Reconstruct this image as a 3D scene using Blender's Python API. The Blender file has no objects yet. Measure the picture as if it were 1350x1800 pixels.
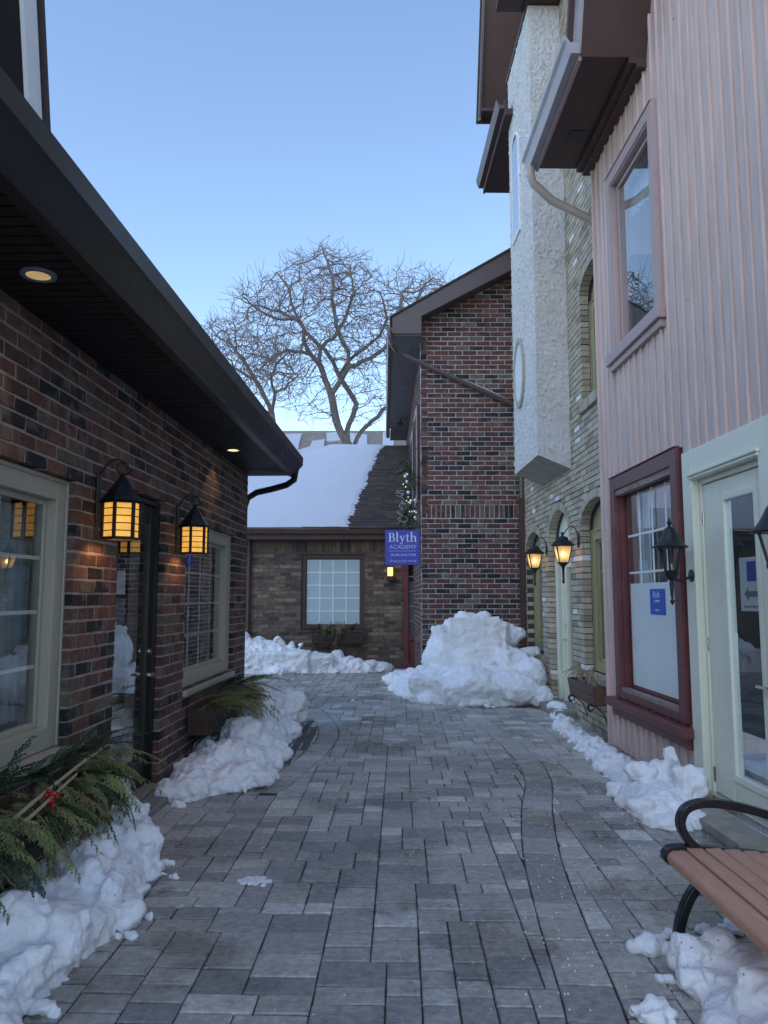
import bpy, bmesh, math, random
from mathutils import Vector, Matrix, noise, kdtree
R_ = math.radians
rnd = random.Random(7)
scene = bpy.context.scene
COL = scene.collection

# ------------------------------------------------------------------ camera
PITCH, CAM_H, FPX = R_(6.3), 1.6, 1352.0
cam_data = bpy.data.cameras.new('camera')
cam_data.sensor_fit = 'VERTICAL'; cam_data.sensor_height = 36.0; cam_data.lens = 36.0*FPX/1800.0
cam_data.clip_start = 0.05; cam_data.clip_end = 2000
cam = bpy.data.objects.new('camera', cam_data); COL.objects.link(cam)
cam.location = (0, 0, CAM_H); cam.rotation_euler = (math.pi/2+PITCH, 0, 0)
scene.camera = cam

# ------------------------------------------------------------------ sky, sun, exposure
SUN_EL, SUN_AZ = R_(42.0), R_(-150.0)        # behind the camera on the left, screened by the street; the lane lies in open shade
world = bpy.data.worlds.new('World'); scene.world = world; world.use_nodes = True
wn = world.node_tree.nodes; wl = world.node_tree.links
bg = wn['Background']
sky = wn.new('ShaderNodeTexSky'); sky.sky_type = 'NISHITA'; sky.sun_disc = False
sky.sun_elevation = SUN_EL; sky.sun_rotation = SUN_AZ
sky.air_density = 1.0; sky.dust_density = 0.3; sky.ozone_density = 3.0; sky.altitude = 100
tint = wn.new('ShaderNodeMix'); tint.data_type = 'RGBA'; tint.blend_type = 'MULTIPLY'; tint.inputs[0].default_value = 1.0; tint.inputs[7].default_value = (1.06, 1.01, .95, 1)   # camera white balance, whole sky alike
wl.new(sky.outputs['Color'], tint.inputs[6]); wl.new(tint.outputs[2], bg.inputs['Color']); bg.inputs['Strength'].default_value = 0.15
sun_data = bpy.data.lights.new('sun', 'SUN'); sun_data.energy = 0.03; sun_data.angle = R_(12); sun_data.color = (1.0, 0.86, 0.7)
sun = bpy.data.objects.new('sun', sun_data); COL.objects.link(sun)
sd = Vector((math.sin(SUN_AZ)*math.cos(SUN_EL), math.cos(SUN_AZ)*math.cos(SUN_EL), math.sin(SUN_EL)))
sun.rotation_euler = sd.to_track_quat('Z', 'Y').to_euler(); sun.location = (0, 30, 20)
scene.view_settings.view_transform = 'Standard'; scene.view_settings.look = 'None'
scene.view_settings.gamma = 1.0; scene.view_settings.use_curve_mapping = False
scene.view_settings.exposure = 1.17

# ------------------------------------------------------------------ helpers: projection of photo pixels
def ray(x, y):
    dx = (x-675)/FPX; dy = (900-y)/FPX
    return Vector((dx, math.cos(PITCH)-dy*math.sin(PITCH), math.sin(PITCH)+dy*math.cos(PITCH)))
def at_z(x, y, z=0.0):
    r = ray(x, y); t = (z-CAM_H)/r.z; return Vector((0, 0, CAM_H))+r*t
def at_y(x, y, Y):
    r = ray(x, y); return Vector((0, 0, CAM_H))+r*(Y/r.y)
def proj(p):
    f = p[1]*math.cos(PITCH)+(p[2]-CAM_H)*math.sin(PITCH)
    if f < 0.1: return None
    u = -p[1]*math.sin(PITCH)+(p[2]-CAM_H)*math.cos(PITCH)
    return 675+FPX*p[0]/f, 900-FPX*u/f, f

# ------------------------------------------------------------------ materials
def mat(name, col, rough=0.7, var=0.25, scale=6.0, bump=0.0, bscale=40.0, metal=0.0, col2=None, spec=0.5, stretch=None,
        streak=0.0, subsurf=0.0, detail=6.0, stain=0.0, stain_col=(0.05, 0.05, 0.05), stain_scale=1.5, rough_var=0.15, bdist=0.01):
    m = bpy.data.materials.new(name); m.use_nodes = True
    nt = m.node_tree; n = nt.nodes; l = nt.links; p = n['Principled BSDF']
    geo = n.new('ShaderNodeNewGeometry'); src = geo.outputs['Position']
    if stretch:
        mp = n.new('ShaderNodeMapping'); mp.inputs['Scale'].default_value = stretch; l.new(src, mp.inputs['Vector']); srcs = mp.outputs['Vector']
    else: srcs = src
    t = n.new('ShaderNodeTexNoise'); t.inputs['Scale'].default_value = scale; t.inputs['Detail'].default_value = detail; t.inputs['Roughness'].default_value = 0.62
    l.new(srcs, t.inputs['Vector'])
    r = n.new('ShaderNodeValToRGB'); l.new(t.outputs['Fac'], r.inputs['Fac'])
    c2 = col2 if col2 else tuple(min(1, c*(1+var)) for c in col)
    c1 = tuple(c*(1-var) for c in col)
    r.color_ramp.elements[0].position = 0.3; r.color_ramp.elements[0].color = (*c1, 1)
    r.color_ramp.elements[1].position = 0.72; r.color_ramp.elements[1].color = (*c2, 1)
    out = r.outputs['Color']
    if stain > 0:
        t2 = n.new('ShaderNodeTexNoise'); t2.inputs['Scale'].default_value = stain_scale; t2.inputs['Detail'].default_value = 7; t2.inputs['Roughness'].default_value = 0.65
        l.new(srcs, t2.inputs['Vector'])
        rr = n.new('ShaderNodeValToRGB'); rr.color_ramp.elements[0].position = 0.5; rr.color_ramp.elements[1].position = 0.68
        rr.color_ramp.elements[0].color = (0, 0, 0, 1); rr.color_ramp.elements[1].color = (stain, stain, stain, 1)
        l.new(t2.outputs['Fac'], rr.inputs['Fac'])
        mx = n.new('ShaderNodeMix'); mx.data_type = 'RGBA'; l.new(rr.outputs['Color'], mx.inputs[0]); l.new(out, mx.inputs[6]); mx.inputs[7].default_value = (*stain_col, 1)
        out = mx.outputs[2]
    l.new(out, p.inputs['Base Color'])
    p.inputs['Metallic'].default_value = metal
    p.inputs['Specular IOR Level'].default_value = spec
    mr = n.new('ShaderNodeMapRange'); mr.inputs[3].default_value = max(0.02, rough-rough_var); mr.inputs[4].default_value = min(1, rough+rough_var)
    l.new(t.outputs['Fac'], mr.inputs[0]); l.new(mr.outputs[0], p.inputs['Roughness'])
    if subsurf > 0:
        p.inputs['Subsurface Weight'].default_value = subsurf; p.inputs['Subsurface Radius'].default_value = (0.02, 0.03, 0.05); p.inputs['Subsurface Scale'].default_value = 1.0
    if bump > 0:
        b = n.new('ShaderNodeBump'); b.inputs['Strength'].default_value = bump; b.inputs['Distance'].default_value = bdist
        t3 = n.new('ShaderNodeTexNoise'); t3.inputs['Scale'].default_value = bscale; t3.inputs['Detail'].default_value = 5; l.new(srcs if stretch else src, t3.inputs['Vector'])
        l.new(t3.outputs['Fac'], b.inputs['Height']); l.new(b.outputs['Normal'], p.inputs['Normal'])
    return m
def glow(name, col, strength):
    m = bpy.data.materials.new(name); m.use_nodes = True
    n = m.node_tree.nodes; l = m.node_tree.links; p = n['Principled BSDF']
    p.inputs['Base Color'].default_value = (*col, 1)
    t = n.new('ShaderNodeTexNoise'); t.inputs['Scale'].default_value = 14; t.inputs['Detail'].default_value = 4
    g = n.new('ShaderNodeNewGeometry'); l.new(g.outputs['Position'], t.inputs['Vector'])
    r = n.new('ShaderNodeValToRGB'); r.color_ramp.elements[0].position = .3; r.color_ramp.elements[1].position = .7
    r.color_ramp.elements[0].color = (*[c*.6 for c in col], 1); r.color_ramp.elements[1].color = (*col, 1)
    l.new(t.outputs['Fac'], r.inputs['Fac']); l.new(r.outputs['Color'], p.inputs['Emission Color'])
    p.inputs['Emission Strength'].default_value = strength
    return m
def glass(name, tint=(0.85, 0.9, 0.92), refl=1.0, rough=0.005):
    m = bpy.data.materials.new(name); m.use_nodes = True
    n = m.node_tree.nodes; l = m.node_tree.links; n.remove(n['Principled BSDF']); o = n['Material Output']
    tr = n.new('ShaderNodeBsdfTransparent'); tr.inputs['Color'].default_value = (*tint, 1)
    gl = n.new('ShaderNodeBsdfGlossy'); gl.inputs['Roughness'].default_value = rough
    g = n.new('ShaderNodeNewGeometry'); t = n.new('ShaderNodeTexNoise'); t.inputs['Scale'].default_value = 1.6
    l.new(g.outputs['Position'], t.inputs['Vector'])
    b = n.new('ShaderNodeBump'); b.inputs['Strength'].default_value = 0.06; b.inputs['Distance'].default_value = 0.02
    l.new(t.outputs['Fac'], b.inputs['Height']); l.new(b.outputs['Normal'], gl.inputs['Normal'])
    mu = n.new('ShaderNodeMath'); mu.operation = 'MULTIPLY'; mu.use_clamp = True; mu.inputs[1].default_value = refl
    dt = n.new('ShaderNodeVectorMath'); dt.operation = 'DOT_PRODUCT'; l.new(g.outputs['Normal'], dt.inputs[0]); l.new(g.outputs['Incoming'], dt.inputs[1])
    ab = n.new('ShaderNodeMath'); ab.operation = 'ABSOLUTE'; l.new(dt.outputs['Value'], ab.inputs[0]); iv = n.new('ShaderNodeMath'); iv.operation = 'SUBTRACT'; iv.inputs[0].default_value = 1.0; l.new(ab.outputs[0], iv.inputs[1])
    pw = n.new('ShaderNodeMath'); pw.operation = 'POWER'; pw.inputs[1].default_value = 5.0; l.new(iv.outputs[0], pw.inputs[0]); ma = n.new('ShaderNodeMath'); ma.operation = 'MULTIPLY_ADD'; ma.inputs[1].default_value = .955; ma.inputs[2].default_value = .045
    l.new(pw.outputs[0], ma.inputs[0]); l.new(ma.outputs[0], mu.inputs[0])
    mx = n.new('ShaderNodeMixShader'); l.new(mu.outputs[0], mx.inputs[0]); l.new(tr.outputs[0], mx.inputs[1]); l.new(gl.outputs[0], mx.inputs[2])
    l.new(mx.outputs[0], o.inputs['Surface'])
    return m

def paver_mat(name, col):
    m = mat(name, col, .62, .3, 26.0, .9, 55, rough_var=.15, bdist=.008, stain=.45, stain_col=tuple(k*.55 for k in col), stain_scale=15.0, detail=10)
    nt = m.node_tree; n = nt.nodes; l = nt.links; p = n['Principled BSDF']
    geo = n.new('ShaderNodeNewGeometry'); t = n.new('ShaderNodeTexNoise'); t.inputs['Scale'].default_value = .75; t.inputs['Detail'].default_value = 8; t.inputs['Roughness'].default_value = .62
    l.new(geo.outputs['Position'], t.inputs['Vector'])
    r = n.new('ShaderNodeValToRGB'); r.color_ramp.elements[0].position = .49; r.color_ramp.elements[1].position = .555; l.new(t.outputs['Fac'], r.inputs['Fac'])
    old = p.inputs['Base Color'].links[0].from_socket; mx = n.new('ShaderNodeMix'); mx.data_type = 'RGBA'; mx.blend_type = 'MULTIPLY'
    l.new(r.outputs['Color'], mx.inputs[0]); l.new(old, mx.inputs[6]); mx.inputs[7].default_value = (.62, .61, .59, 1); l.new(mx.outputs[2], p.inputs['Base Color'])   # damp patches
    ro = p.inputs['Roughness'].links[0].from_socket; m2 = n.new('ShaderNodeMix'); l.new(r.outputs['Color'], m2.inputs[0]); l.new(ro, m2.inputs[2]); m2.inputs[3].default_value = .16; l.new(m2.outputs[0], p.inputs['Roughness'])
    return m
def brick_mats(prefix, cols, var=0.35, stain=0.35, stain_col=(0.22, 0.19, 0.16), rough=0.85, bump=0.5):
    return [mat(f'{prefix}_{i}', c, rough, var, 14.0, bump, 90.0, stain=stain, stain_col=stain_col, stain_scale=7.0) for i, c in enumerate(cols)]
M = {}
M['brick_red'] = brick_mats('brick_red', [(.13, .056, .042), (.105, .048, .039), (.155, .08, .06), (.08, .042, .037), (.012, .013, .017), (.12, .088, .07), (.024, .021, .022)], stain=.55)
M['brick_gable'] = brick_mats('brick_gable', [(.13, .054, .047), (.108, .048, .043), (.15, .072, .06), (.082, .042, .04), (.018, .02, .026), (.15, .115, .098), (.04, .03, .032)], stain=.4)
M['brick_tan'] = brick_mats('brick_tan', [(.47, .41, .305), (.54, .48, .37), (.40, .345, .26), (.47, .425, .34), (.32, .275, .20), (.82, .82, .82)], var=.2, stain=.2, stain_col=(.14, .12, .08))
M['brick_brown'] = brick_mats('brick_brown', [(.165, .115, .08), (.13, .092, .066), (.2, .148, .105), (.09, .066, .052), (.06, .05, .045), (.25, .2, .15)], stain=.3)
M['mortar'] = mat('mortar', (.32, .295, .27), .95, .3, 9, .8, 120)
M['mortar_gable'] = mat('mortar_gable', (.52, .49, .46), .95, .25, 9, .7, 120)
M['mortar_dark'] = mat('mortar_dark', (.075, .066, .055), .95, .3, 9, .7, 120)
M['mortar_brown'] = mat('mortar_brown', (.11, .095, .08), .95, .3, 9, .7, 120)
M['cream'] = mat('cream_paint', (.40, .39, .315), .5, .08, 3, .15, 30, stain=.35, stain_col=(.28, .27, .2), stain_scale=3)
M['olive'] = mat('olive_paint', (.36, .335, .19), .5, .1, 3, .1, 30, stain=.3, stain_col=(.22, .2, .12))
M['mint'] = mat('pale_green_paint', (.77, .79, .65), .42, .06, 2, .08, 25, stain=.22, stain_col=(.6, .62, .48), stain_scale=2)
M['pink'] = mat('pink_siding_paint', (.66, .515, .465), .62, .13, 3, .25, 30, stretch=(4, 4, .5), stain=.5, stain_col=(.50, .385, .345), stain_scale=1.6)
M['pinktrim'] = mat('pink_trim_paint', (.47, .35, .335), .55, .12, 4, .2, 30, stain=.25, stain_col=(.3, .2, .19), stain_scale=4)
M['redtrim'] = mat('oxblood_paint', (.14, .038, .04), .48, .2, 5, .25, 30, stain=.45, stain_col=(.22, .08, .075), stain_scale=5)
M['peeled'] = mat('peeled_wood', (.33, .25, .22), .9, .4, 22, .8, 60, stretch=(1, .25, 1), stain=.6, stain_col=(.15, .04, .045), stain_scale=9)
M['stucco'] = mat('white_stucco', (.64, .635, .62), .9, .06, 5, .55, 60, stain=.3, stain_col=(.5, .48, .42), stain_scale=1.1, bdist=.012)
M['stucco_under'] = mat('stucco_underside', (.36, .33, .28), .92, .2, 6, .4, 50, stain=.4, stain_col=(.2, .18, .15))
M['brown'] = mat('brown_paint', (.075, .038, .03), .55, .2, 4, .1, 30, stain=.3, stain_col=(.05, .03, .025))
M['brownlight'] = mat('brown_fascia', (.115, .085, .08), .4, .12, 3, .05, 30)
M['darkmetal'] = mat('dark_gutter_metal', (.006, .008, .011), .32, .05, 3, .0, 20, metal=.0, spec=.6)
M['soffit'] = mat('black_soffit', (.006, .0065, .008), .5, .2, 3)
M['gutter_pale'] = mat('weathered_gutter', (.42, .39, .40), .35, .15, 4, .05, 20, stain=.3, stain_col=(.3, .26, .26))
M['pipe_cream'] = mat('cream_downpipe', (.50, .45, .40), .45, .1, 4, stain=.3, stain_col=(.35, .3, .25))
M['black'] = mat('black_iron', (.012, .012, .014), .42, .3, 20, .2, 80)
M['blacksatin'] = mat('black_cast_aluminium', (.012, .013, .016), .3, .25, 20, .15, 120)
M['blackdoor'] = mat('black_door_paint', (.012, .012, .014), .38, .2, 5)
M['steel'] = mat('brushed_steel', (.55, .54, .52), .3, .1, 20, metal=1.0)
M['brass'] = mat('dull_brass', (.35, .28, .18), .4, .2, 30, metal=1.0)
M['glass'] = glass('window_glass', (.80, .85, .86), 2.2)
M['glassclear'] = glass('lamp_glass', (.93, .93, .9), .8)
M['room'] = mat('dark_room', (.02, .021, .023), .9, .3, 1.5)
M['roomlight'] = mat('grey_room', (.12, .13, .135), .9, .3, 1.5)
M['blind'] = mat('white_blind', (.66, .76, .78), .7, .03, 1.5)
M['film'] = mat('frosted_film', (.74, .82, .83), .35, .04, 1.2)
M['filmdark'] = mat('grey_blue_film', (.40, .52, .56), .4, .05, 1.2)
M['curtain'] = mat('grey_curtain', (.28, .31, .32), .9, .2, 5)
M['muntin'] = mat('white_muntin', (.80, .82, .80), .5, .05, 5)
M['snow'] = mat('packed_snow', (.90, .91, .93), .55, .03, 6, .5, 40, subsurf=.0, stain=.3, stain_col=(.66, .67, .68), stain_scale=2.6, spec=.35, bdist=.02)
_n = M['snow'].node_tree.nodes; _l = M['snow'].node_tree.links; _p = _n['Principled BSDF']; _g = _n.new('ShaderNodeNewGeometry')
_v = _n.new('ShaderNodeTexVoronoi'); _v.inputs['Scale'].default_value = 34; _l.new(_g.outputs['Position'], _v.inputs['Vector'])
_k = _n.new('ShaderNodeTexNoise'); _k.inputs['Scale'].default_value = 3.2; _k.inputs['Detail'].default_value = 4; _l.new(_g.outputs['Position'], _k.inputs['Vector'])
_r = _n.new('ShaderNodeMapRange'); _r.inputs[1].default_value = .45; _r.inputs[2].default_value = .75; _r.inputs[3].default_value = .0; _r.inputs[4].default_value = .2; _l.new(_k.outputs['Fac'], _r.inputs[0])
_c = _n.new('ShaderNodeMath'); _c.operation = 'LESS_THAN'; _l.new(_v.outputs['Distance'], _c.inputs[0]); _l.new(_r.outputs[0], _c.inputs[1])
_x = _n.new('ShaderNodeMix'); _x.data_type = 'RGBA'; _l.new(_c.outputs[0], _x.inputs[0]); _l.new(_p.inputs['Base Color'].links[0].from_socket, _x.inputs[6]); _x.inputs[7].default_value = (.30, .26, .21, 1); _l.new(_x.outputs[2], _p.inputs['Base Color'])
M['roofsnow'] = mat('roof_snow', (.60, .63, .69), .6, .02, 2, .3, 6, spec=.3, bdist=.03)  # darker and bluer than the piled snow: shade put into the colour
M['shingle'] = mat('asphalt_shingle', (.075, .058, .052), .92, .45, 16, .6, 160, stretch=(1, 1, 1), stain=.5, stain_col=(.045, .035, .032), stain_scale=3)
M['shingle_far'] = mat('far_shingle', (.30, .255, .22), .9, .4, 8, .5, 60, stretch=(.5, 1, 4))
M['wood_box'] = mat('dark_stained_wood', (.05, .028, .02), .6, .35, 8, .3, 50, stretch=(1, .2, 1))
M['wood_box2'] = mat('brown_planter_wood', (.12, .06, .04), .55, .3, 8, .3, 50, stretch=(1, .2, 1))
M['slat'] = mat('brown_bench_slat', (.60, .32, .215), .42, .16, 10, .25, 60, stretch=(6, .6, 6), stain=.25, stain_col=(.48, .25, .165), stain_scale=5)
M['bark'] = mat('tree_bark', (.17, .14, .12), .9, .35, 6, .6, 30)
M['twig'] = mat('tree_twig', (.21, .165, .145), .85, .25, 3)
M['cedar'] = mat('cedar_green', (.15, .20, .07), .6, .45, 9, col2=(.34, .37, .14))
M['cedar_dark'] = mat('dark_fir_green', (.035, .065, .032), .65, .4, 9)
M['cedar_brown'] = mat('browned_cedar', (.22, .16, .07), .7, .35, 9)
M['grass_dry'] = mat('dry_blade', (.26, .21, .11), .7, .3, 9)
M['stick'] = mat('peeled_stick', (.42, .34, .24), .7, .2, 20)
M['berry'] = mat('red_berry', (.45, .01, .012), .3, .1, 20)
M['silver'] = mat('silver_ornament', (.75, .76, .78), .25, .1, 30, metal=.8)
M['silverribbon'] = mat('silver_ribbon', (.62, .65, .70), .45, .2, 30)
M['signblue'] = mat('sign_blue', (.035, .05, .42), .4, .05, 4)
M['signwhite'] = mat('sign_lettering', (.72, .74, .85), .5, .02, 10)
M['posterblue'] = mat('poster_blue', (.012, .09, .50), .5, .06, 4)
M['paper'] = mat('white_paper', (.72, .74, .74), .6, .03, 4)
M['paperblue'] = mat('printed_blue', (.02, .05, .34), .6, .1, 4)
M['papergrey'] = mat('printed_grey', (.2, .22, .25), .6, .1, 4)
M['stone'] = mat('step_stone', (.34, .31, .26), .85, .25, 7, .7, 40, stain=.4, stain_col=(.18, .16, .13))
M['concrete'] = mat('door_step_concrete', (.27, .255, .23), .85, .2, 6, .4, 60, stain=.4, stain_col=(.15, .14, .12))
M['joint'] = mat('sand_joint', (.045, .043, .04), .95, .4, 40, .8, 150)
M['ground'] = mat('distant_snowy_ground', (.55, .57, .6), .9, .2, .5)
M['salt'] = mat('ice_melt_grain', (.85, .87, .9), .4, .05, 10)
M['lampglow'] = glow('amber_lamp_panel', (1.0, .50, .085), .40)
M['bulb'] = glow('warm_bulb', (1.0, .62, .22), 14.0)
M['downlight'] = glow('downlight_lens', (1.0, .66, .24), 1.2)
M['sconceglow'] = glow('sconce_shade', (1.0, .58, .2), .6)
M['fairy'] = glow('fairy_light', (1.0, .8, .45), .8)
M['frostglow'] = glass('rippled_lamp_glass', (1.0, .9, .72), .6, .08)
_n = M['frostglow'].node_tree.nodes; _l = M['frostglow'].node_tree.links; _t = _n.new('ShaderNodeBsdfTranslucent'); _t.inputs['Color'].default_value = (.95, .85, .68, 1)
_m = _n.new('ShaderNodeMixShader'); _m.inputs[0].default_value = .55; _o = _n['Material Output']; _s = _o.inputs['Surface'].links[0].from_socket
_l.new(_s, _m.inputs[1]); _l.new(_t.outputs[0], _m.inputs[2]); _l.new(_m.outputs[0], _o.inputs['Surface'])
PAVER_COLS = [(.49, .47, .43), (.41, .395, .37), (.56, .54, .49), (.32, .315, .30), (.46, .43, .38), (.65, .625, .575)]
M['paver'] = [paver_mat(f'paver_{i}', c) for i, c in enumerate(PAVER_COLS)]
M['cobble'] = mat('old_cobble', (.085, .085, .083), .7, .3, 9, .5, 60)

# ------------------------------------------------------------------ mesh builder
class MB:
    def __init__(s): s.v = []; s.f = []; s.m = []
    def poly(s, pts, mi=0):
        i = len(s.v); s.v += [tuple(p) for p in pts]; s.f.append(tuple(range(i, i+len(pts)))); s.m.append(mi)
    def hexa(s, p, mi=0):      # p: 8 points, bottom ring 0-3 then top ring 4-7
        i = len(s.v); s.v += [tuple(q) for q in p]
        for q in ((0, 3, 2, 1), (4, 5, 6, 7), (0, 1, 5, 4), (1, 2, 6, 5), (2, 3, 7, 6), (3, 0, 4, 7)):
            s.f.append(tuple(i+k for k in q)); s.m.append(mi)
    def box(s, x0, x1, y0, y1, z0, z1, mi=0):
        s.hexa([(x0, y0, z0), (x1, y0, z0), (x1, y1, z0), (x0, y1, z0), (x0, y0, z1), (x1, y0, z1), (x1, y1, z1), (x0, y1, z1)], mi)
    def mbox(s, F, u0, u1, v0, v1, w0, w1, mi=0):
        s.hexa([F(u0, v0, w0), F(u1, v0, w0), F(u1, v0, w1), F(u0, v0, w1), F(u0, v1, w0), F(u1, v1, w0), F(u1, v1, w1), F(u0, v1, w1)], mi)
    def tube(s, pts, rad, n=8, mi=0, caps=True):
        pts = [Vector(p) for p in pts]
        if not isinstance(rad, (list, tuple)): rad = [rad]*len(pts)
        base = len(s.v); up = None
        for k, p in enumerate(pts):
            d = (pts[min(k+1, len(pts)-1)]-pts[max(k-1, 0)])
            if d.length < 1e-9: d = Vector((0, 0, 1))
            d.normalize()
            if up is None: up = d.orthogonal().normalized()
            else:
                up = up-d*up.dot(d)
                up = up.normalized() if up.length > 1e-6 else d.orthogonal().normalized()
            b = d.cross(up)
            for j in range(n):
                a = 2*math.pi*j/n; q = p+(up*math.cos(a)+b*math.sin(a))*rad[k]; s.v.append(tuple(q))
        for k in range(len(pts)-1):
            for j in range(n):
                a = base+k*n+j; b2 = base+k*n+(j+1) % n
                s.f.append((a, b2, b2+n, a+n)); s.m.append(mi)
        if caps:
            s.f.append(tuple(base+j for j in range(n))[::-1]); s.m.append(mi)
            e = base+(len(pts)-1)*n; s.f.append(tuple(e+j for j in range(n))); s.m.append(mi)
    def ribbon(s, pts, wid, thick, side, mi=0):   # flat bar along pts: 'side' is the width direction
        side = Vector(side).normalized(); pts = [Vector(p) for p in pts]; base = len(s.v)
        for k, p in enumerate(pts):
            d = (pts[min(k+1, len(pts)-1)]-pts[max(k-1, 0)]).normalized(); nn = d.cross(side).normalized()
            for a, b in ((-1, -1), (1, -1), (1, 1), (-1, 1)): s.v.append(tuple(p+side*wid*.5*a+nn*thick*.5*b))
        for k in range(len(pts)-1):
            for j in range(4):
                a = base+k*4+j; b = base+k*4+(j+1) % 4; s.f.append((a, b, b+4, a+4)); s.m.append(mi)
        s.f.append((base+3, base+2, base+1, base)); s.m.append(mi); e = base+(len(pts)-1)*4; s.f.append((e, e+1, e+2, e+3)); s.m.append(mi)
    def lathe(s, c, prof, n=16, mi=0, a0=0.0, caps=True):    # prof: [(r, z)] about vertical axis at c
        base = len(s.v)
        for r, z in prof:
            for j in range(n):
                a = a0+2*math.pi*j/n; s.v.append((c[0]+r*math.cos(a), c[1]+r*math.sin(a), c[2]+z))
        for k in range(len(prof)-1):
            for j in range(n):
                a = base+k*n+j; b = base+k*n+(j+1) % n; s.f.append((a, b, b+n, a+n)); s.m.append(mi)
        if not caps: return
        s.f.append(tuple(base+j for j in range(n))[::-1]); s.m.append(mi)
        e = base+(len(prof)-1)*n; s.f.append(tuple(e+j for j in range(n))); s.m.append(mi)
    def ball(s, c, r, n=8, mi=0, sc=(1, 1, 1)):
        rings = max(4, n//2+1); base = len(s.v)
        for k in range(rings+1):
            t = math.pi*k/rings
            for j in range(n):
                a = 2*math.pi*j/n; s.v.append((c[0]+r*sc[0]*math.sin(t)*math.cos(a), c[1]+r*sc[1]*math.sin(t)*math.sin(a), c[2]+r*sc[2]*math.cos(t)))
        for k in range(rings):
            for j in range(n):
                a = base+k*n+j; b = base+k*n+(j+1) % n; s.f.append((a, a+n, b+n, b)); s.m.append(mi)
    def extrude(s, loop, F, w0, w1, mi=0):        # loop of (u, v) extruded between w0 and w1 through map F
        n = len(loop); i = len(s.v)
        s.v += [tuple(F(u, v, w0)) for u, v in loop]+[tuple(F(u, v, w1)) for u, v in loop]
        s.f.append(tuple(range(i, i+n))[::-1]); s.m.append(mi); s.f.append(tuple(range(i+n, i+2*n))); s.m.append(mi)
        for k in range(n): s.f.append((i+k, i+(k+1) % n, i+n+(k+1) % n, i+n+k)); s.m.append(mi)
    def mesh(s, name, mats, smooth=False, recalc=True):
        me = bpy.data.meshes.new(name); me.from_pydata(s.v, [], s.f)
        for m in (mats if isinstance(mats, list) else [mats]): me.materials.append(m)
        if any(s.m): me.polygons.foreach_set('material_index', s.m)
        if recalc:
            bm = bmesh.new(); bm.from_mesh(me); bmesh.ops.recalc_face_normals(bm, faces=bm.faces); bm.to_mesh(me); bm.free()
        if smooth is True: me.shade_smooth()
        elif smooth:
            me.shade_smooth(); me.set_sharp_from_angle(angle=R_(smooth))
        me.update(); return me
    def build(s, name, mats, parent=None, smooth=False, recalc=True):
        o = bpy.data.objects.new(name, s.mesh(name, mats, smooth, recalc)); COL.objects.link(o)
        if parent: o.parent = parent
        return o
def link(name, me, parent=None, loc=(0, 0, 0), rot=None):
    o = bpy.data.objects.new(name, me); COL.objects.link(o); o.location = loc
    if rot: o.rotation_euler = rot
    if parent: o.parent = parent
    return o
def tag(o, label=None, cat=None, group=None, kind=None):
    if label: o['label'] = label
    if cat: o['category'] = cat
    if group: o['group'] = group
    if kind: o['kind'] = kind
    return o
def thing(name, label, cat, loc=(0, 0, 0), rz=0.0, group=None):
    o = bpy.data.objects.new(name, None); o.empty_display_size = .1; COL.objects.link(o)
    o.location = loc; o.rotation_euler = (0, 0, rz)
    return tag(o, label, cat, group)
def part(name, mats, parent, fn, smooth=False, recalc=True):
    m = MB(); fn(m); return m.build(name, mats, parent, smooth, recalc)
def bevel(o, w=.004, seg=2, ang=40):
    b = o.modifiers.new('bevel', 'BEVEL'); b.width = w; b.segments = seg; b.limit_method = 'ANGLE'; b.angle_limit = R_(ang); return o
def text_mesh(txt, size, F, u, v, w, align='CENTER', sx=1.0, spacing=1.0, offset=0.0):
    cu = bpy.data.curves.new('lettering', 'FONT'); cu.body = txt; cu.size = size; cu.align_x = align; cu.extrude = .001; cu.resolution_u = 3
    cu.space_character = spacing; cu.offset = offset
    o = bpy.data.objects.new('lettering_source', cu); COL.objects.link(o)
    dg = bpy.context.evaluated_depsgraph_get(); ev = o.evaluated_get(dg); me = bpy.data.meshes.new_from_object(ev)
    bpy.data.objects.remove(o); 
    for q in me.vertices: q.co = F(u+q.co.x*sx, v+q.co.y, w+q.co.z)
    me.name = 'lettering'; return me

FL = lambda u, v, w: (w, u, v)        # left row: u along the lane, w out into the lane
FR = lambda u, v, w: (-w, u, v)       # right row
FG = lambda u, v, w: (u, -w, v)       # walls that face the camera
def wall_root(base, ang): return Matrix.Translation(base) @ Matrix.Rotation(-ang, 4, 'Z')
L_BASE, L_ANG = (-1.881, 6.297, 0), R_(1.98)
R_BASE, R_ANG = (2.469, 8.574, 0), R_(-0.845)

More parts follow.
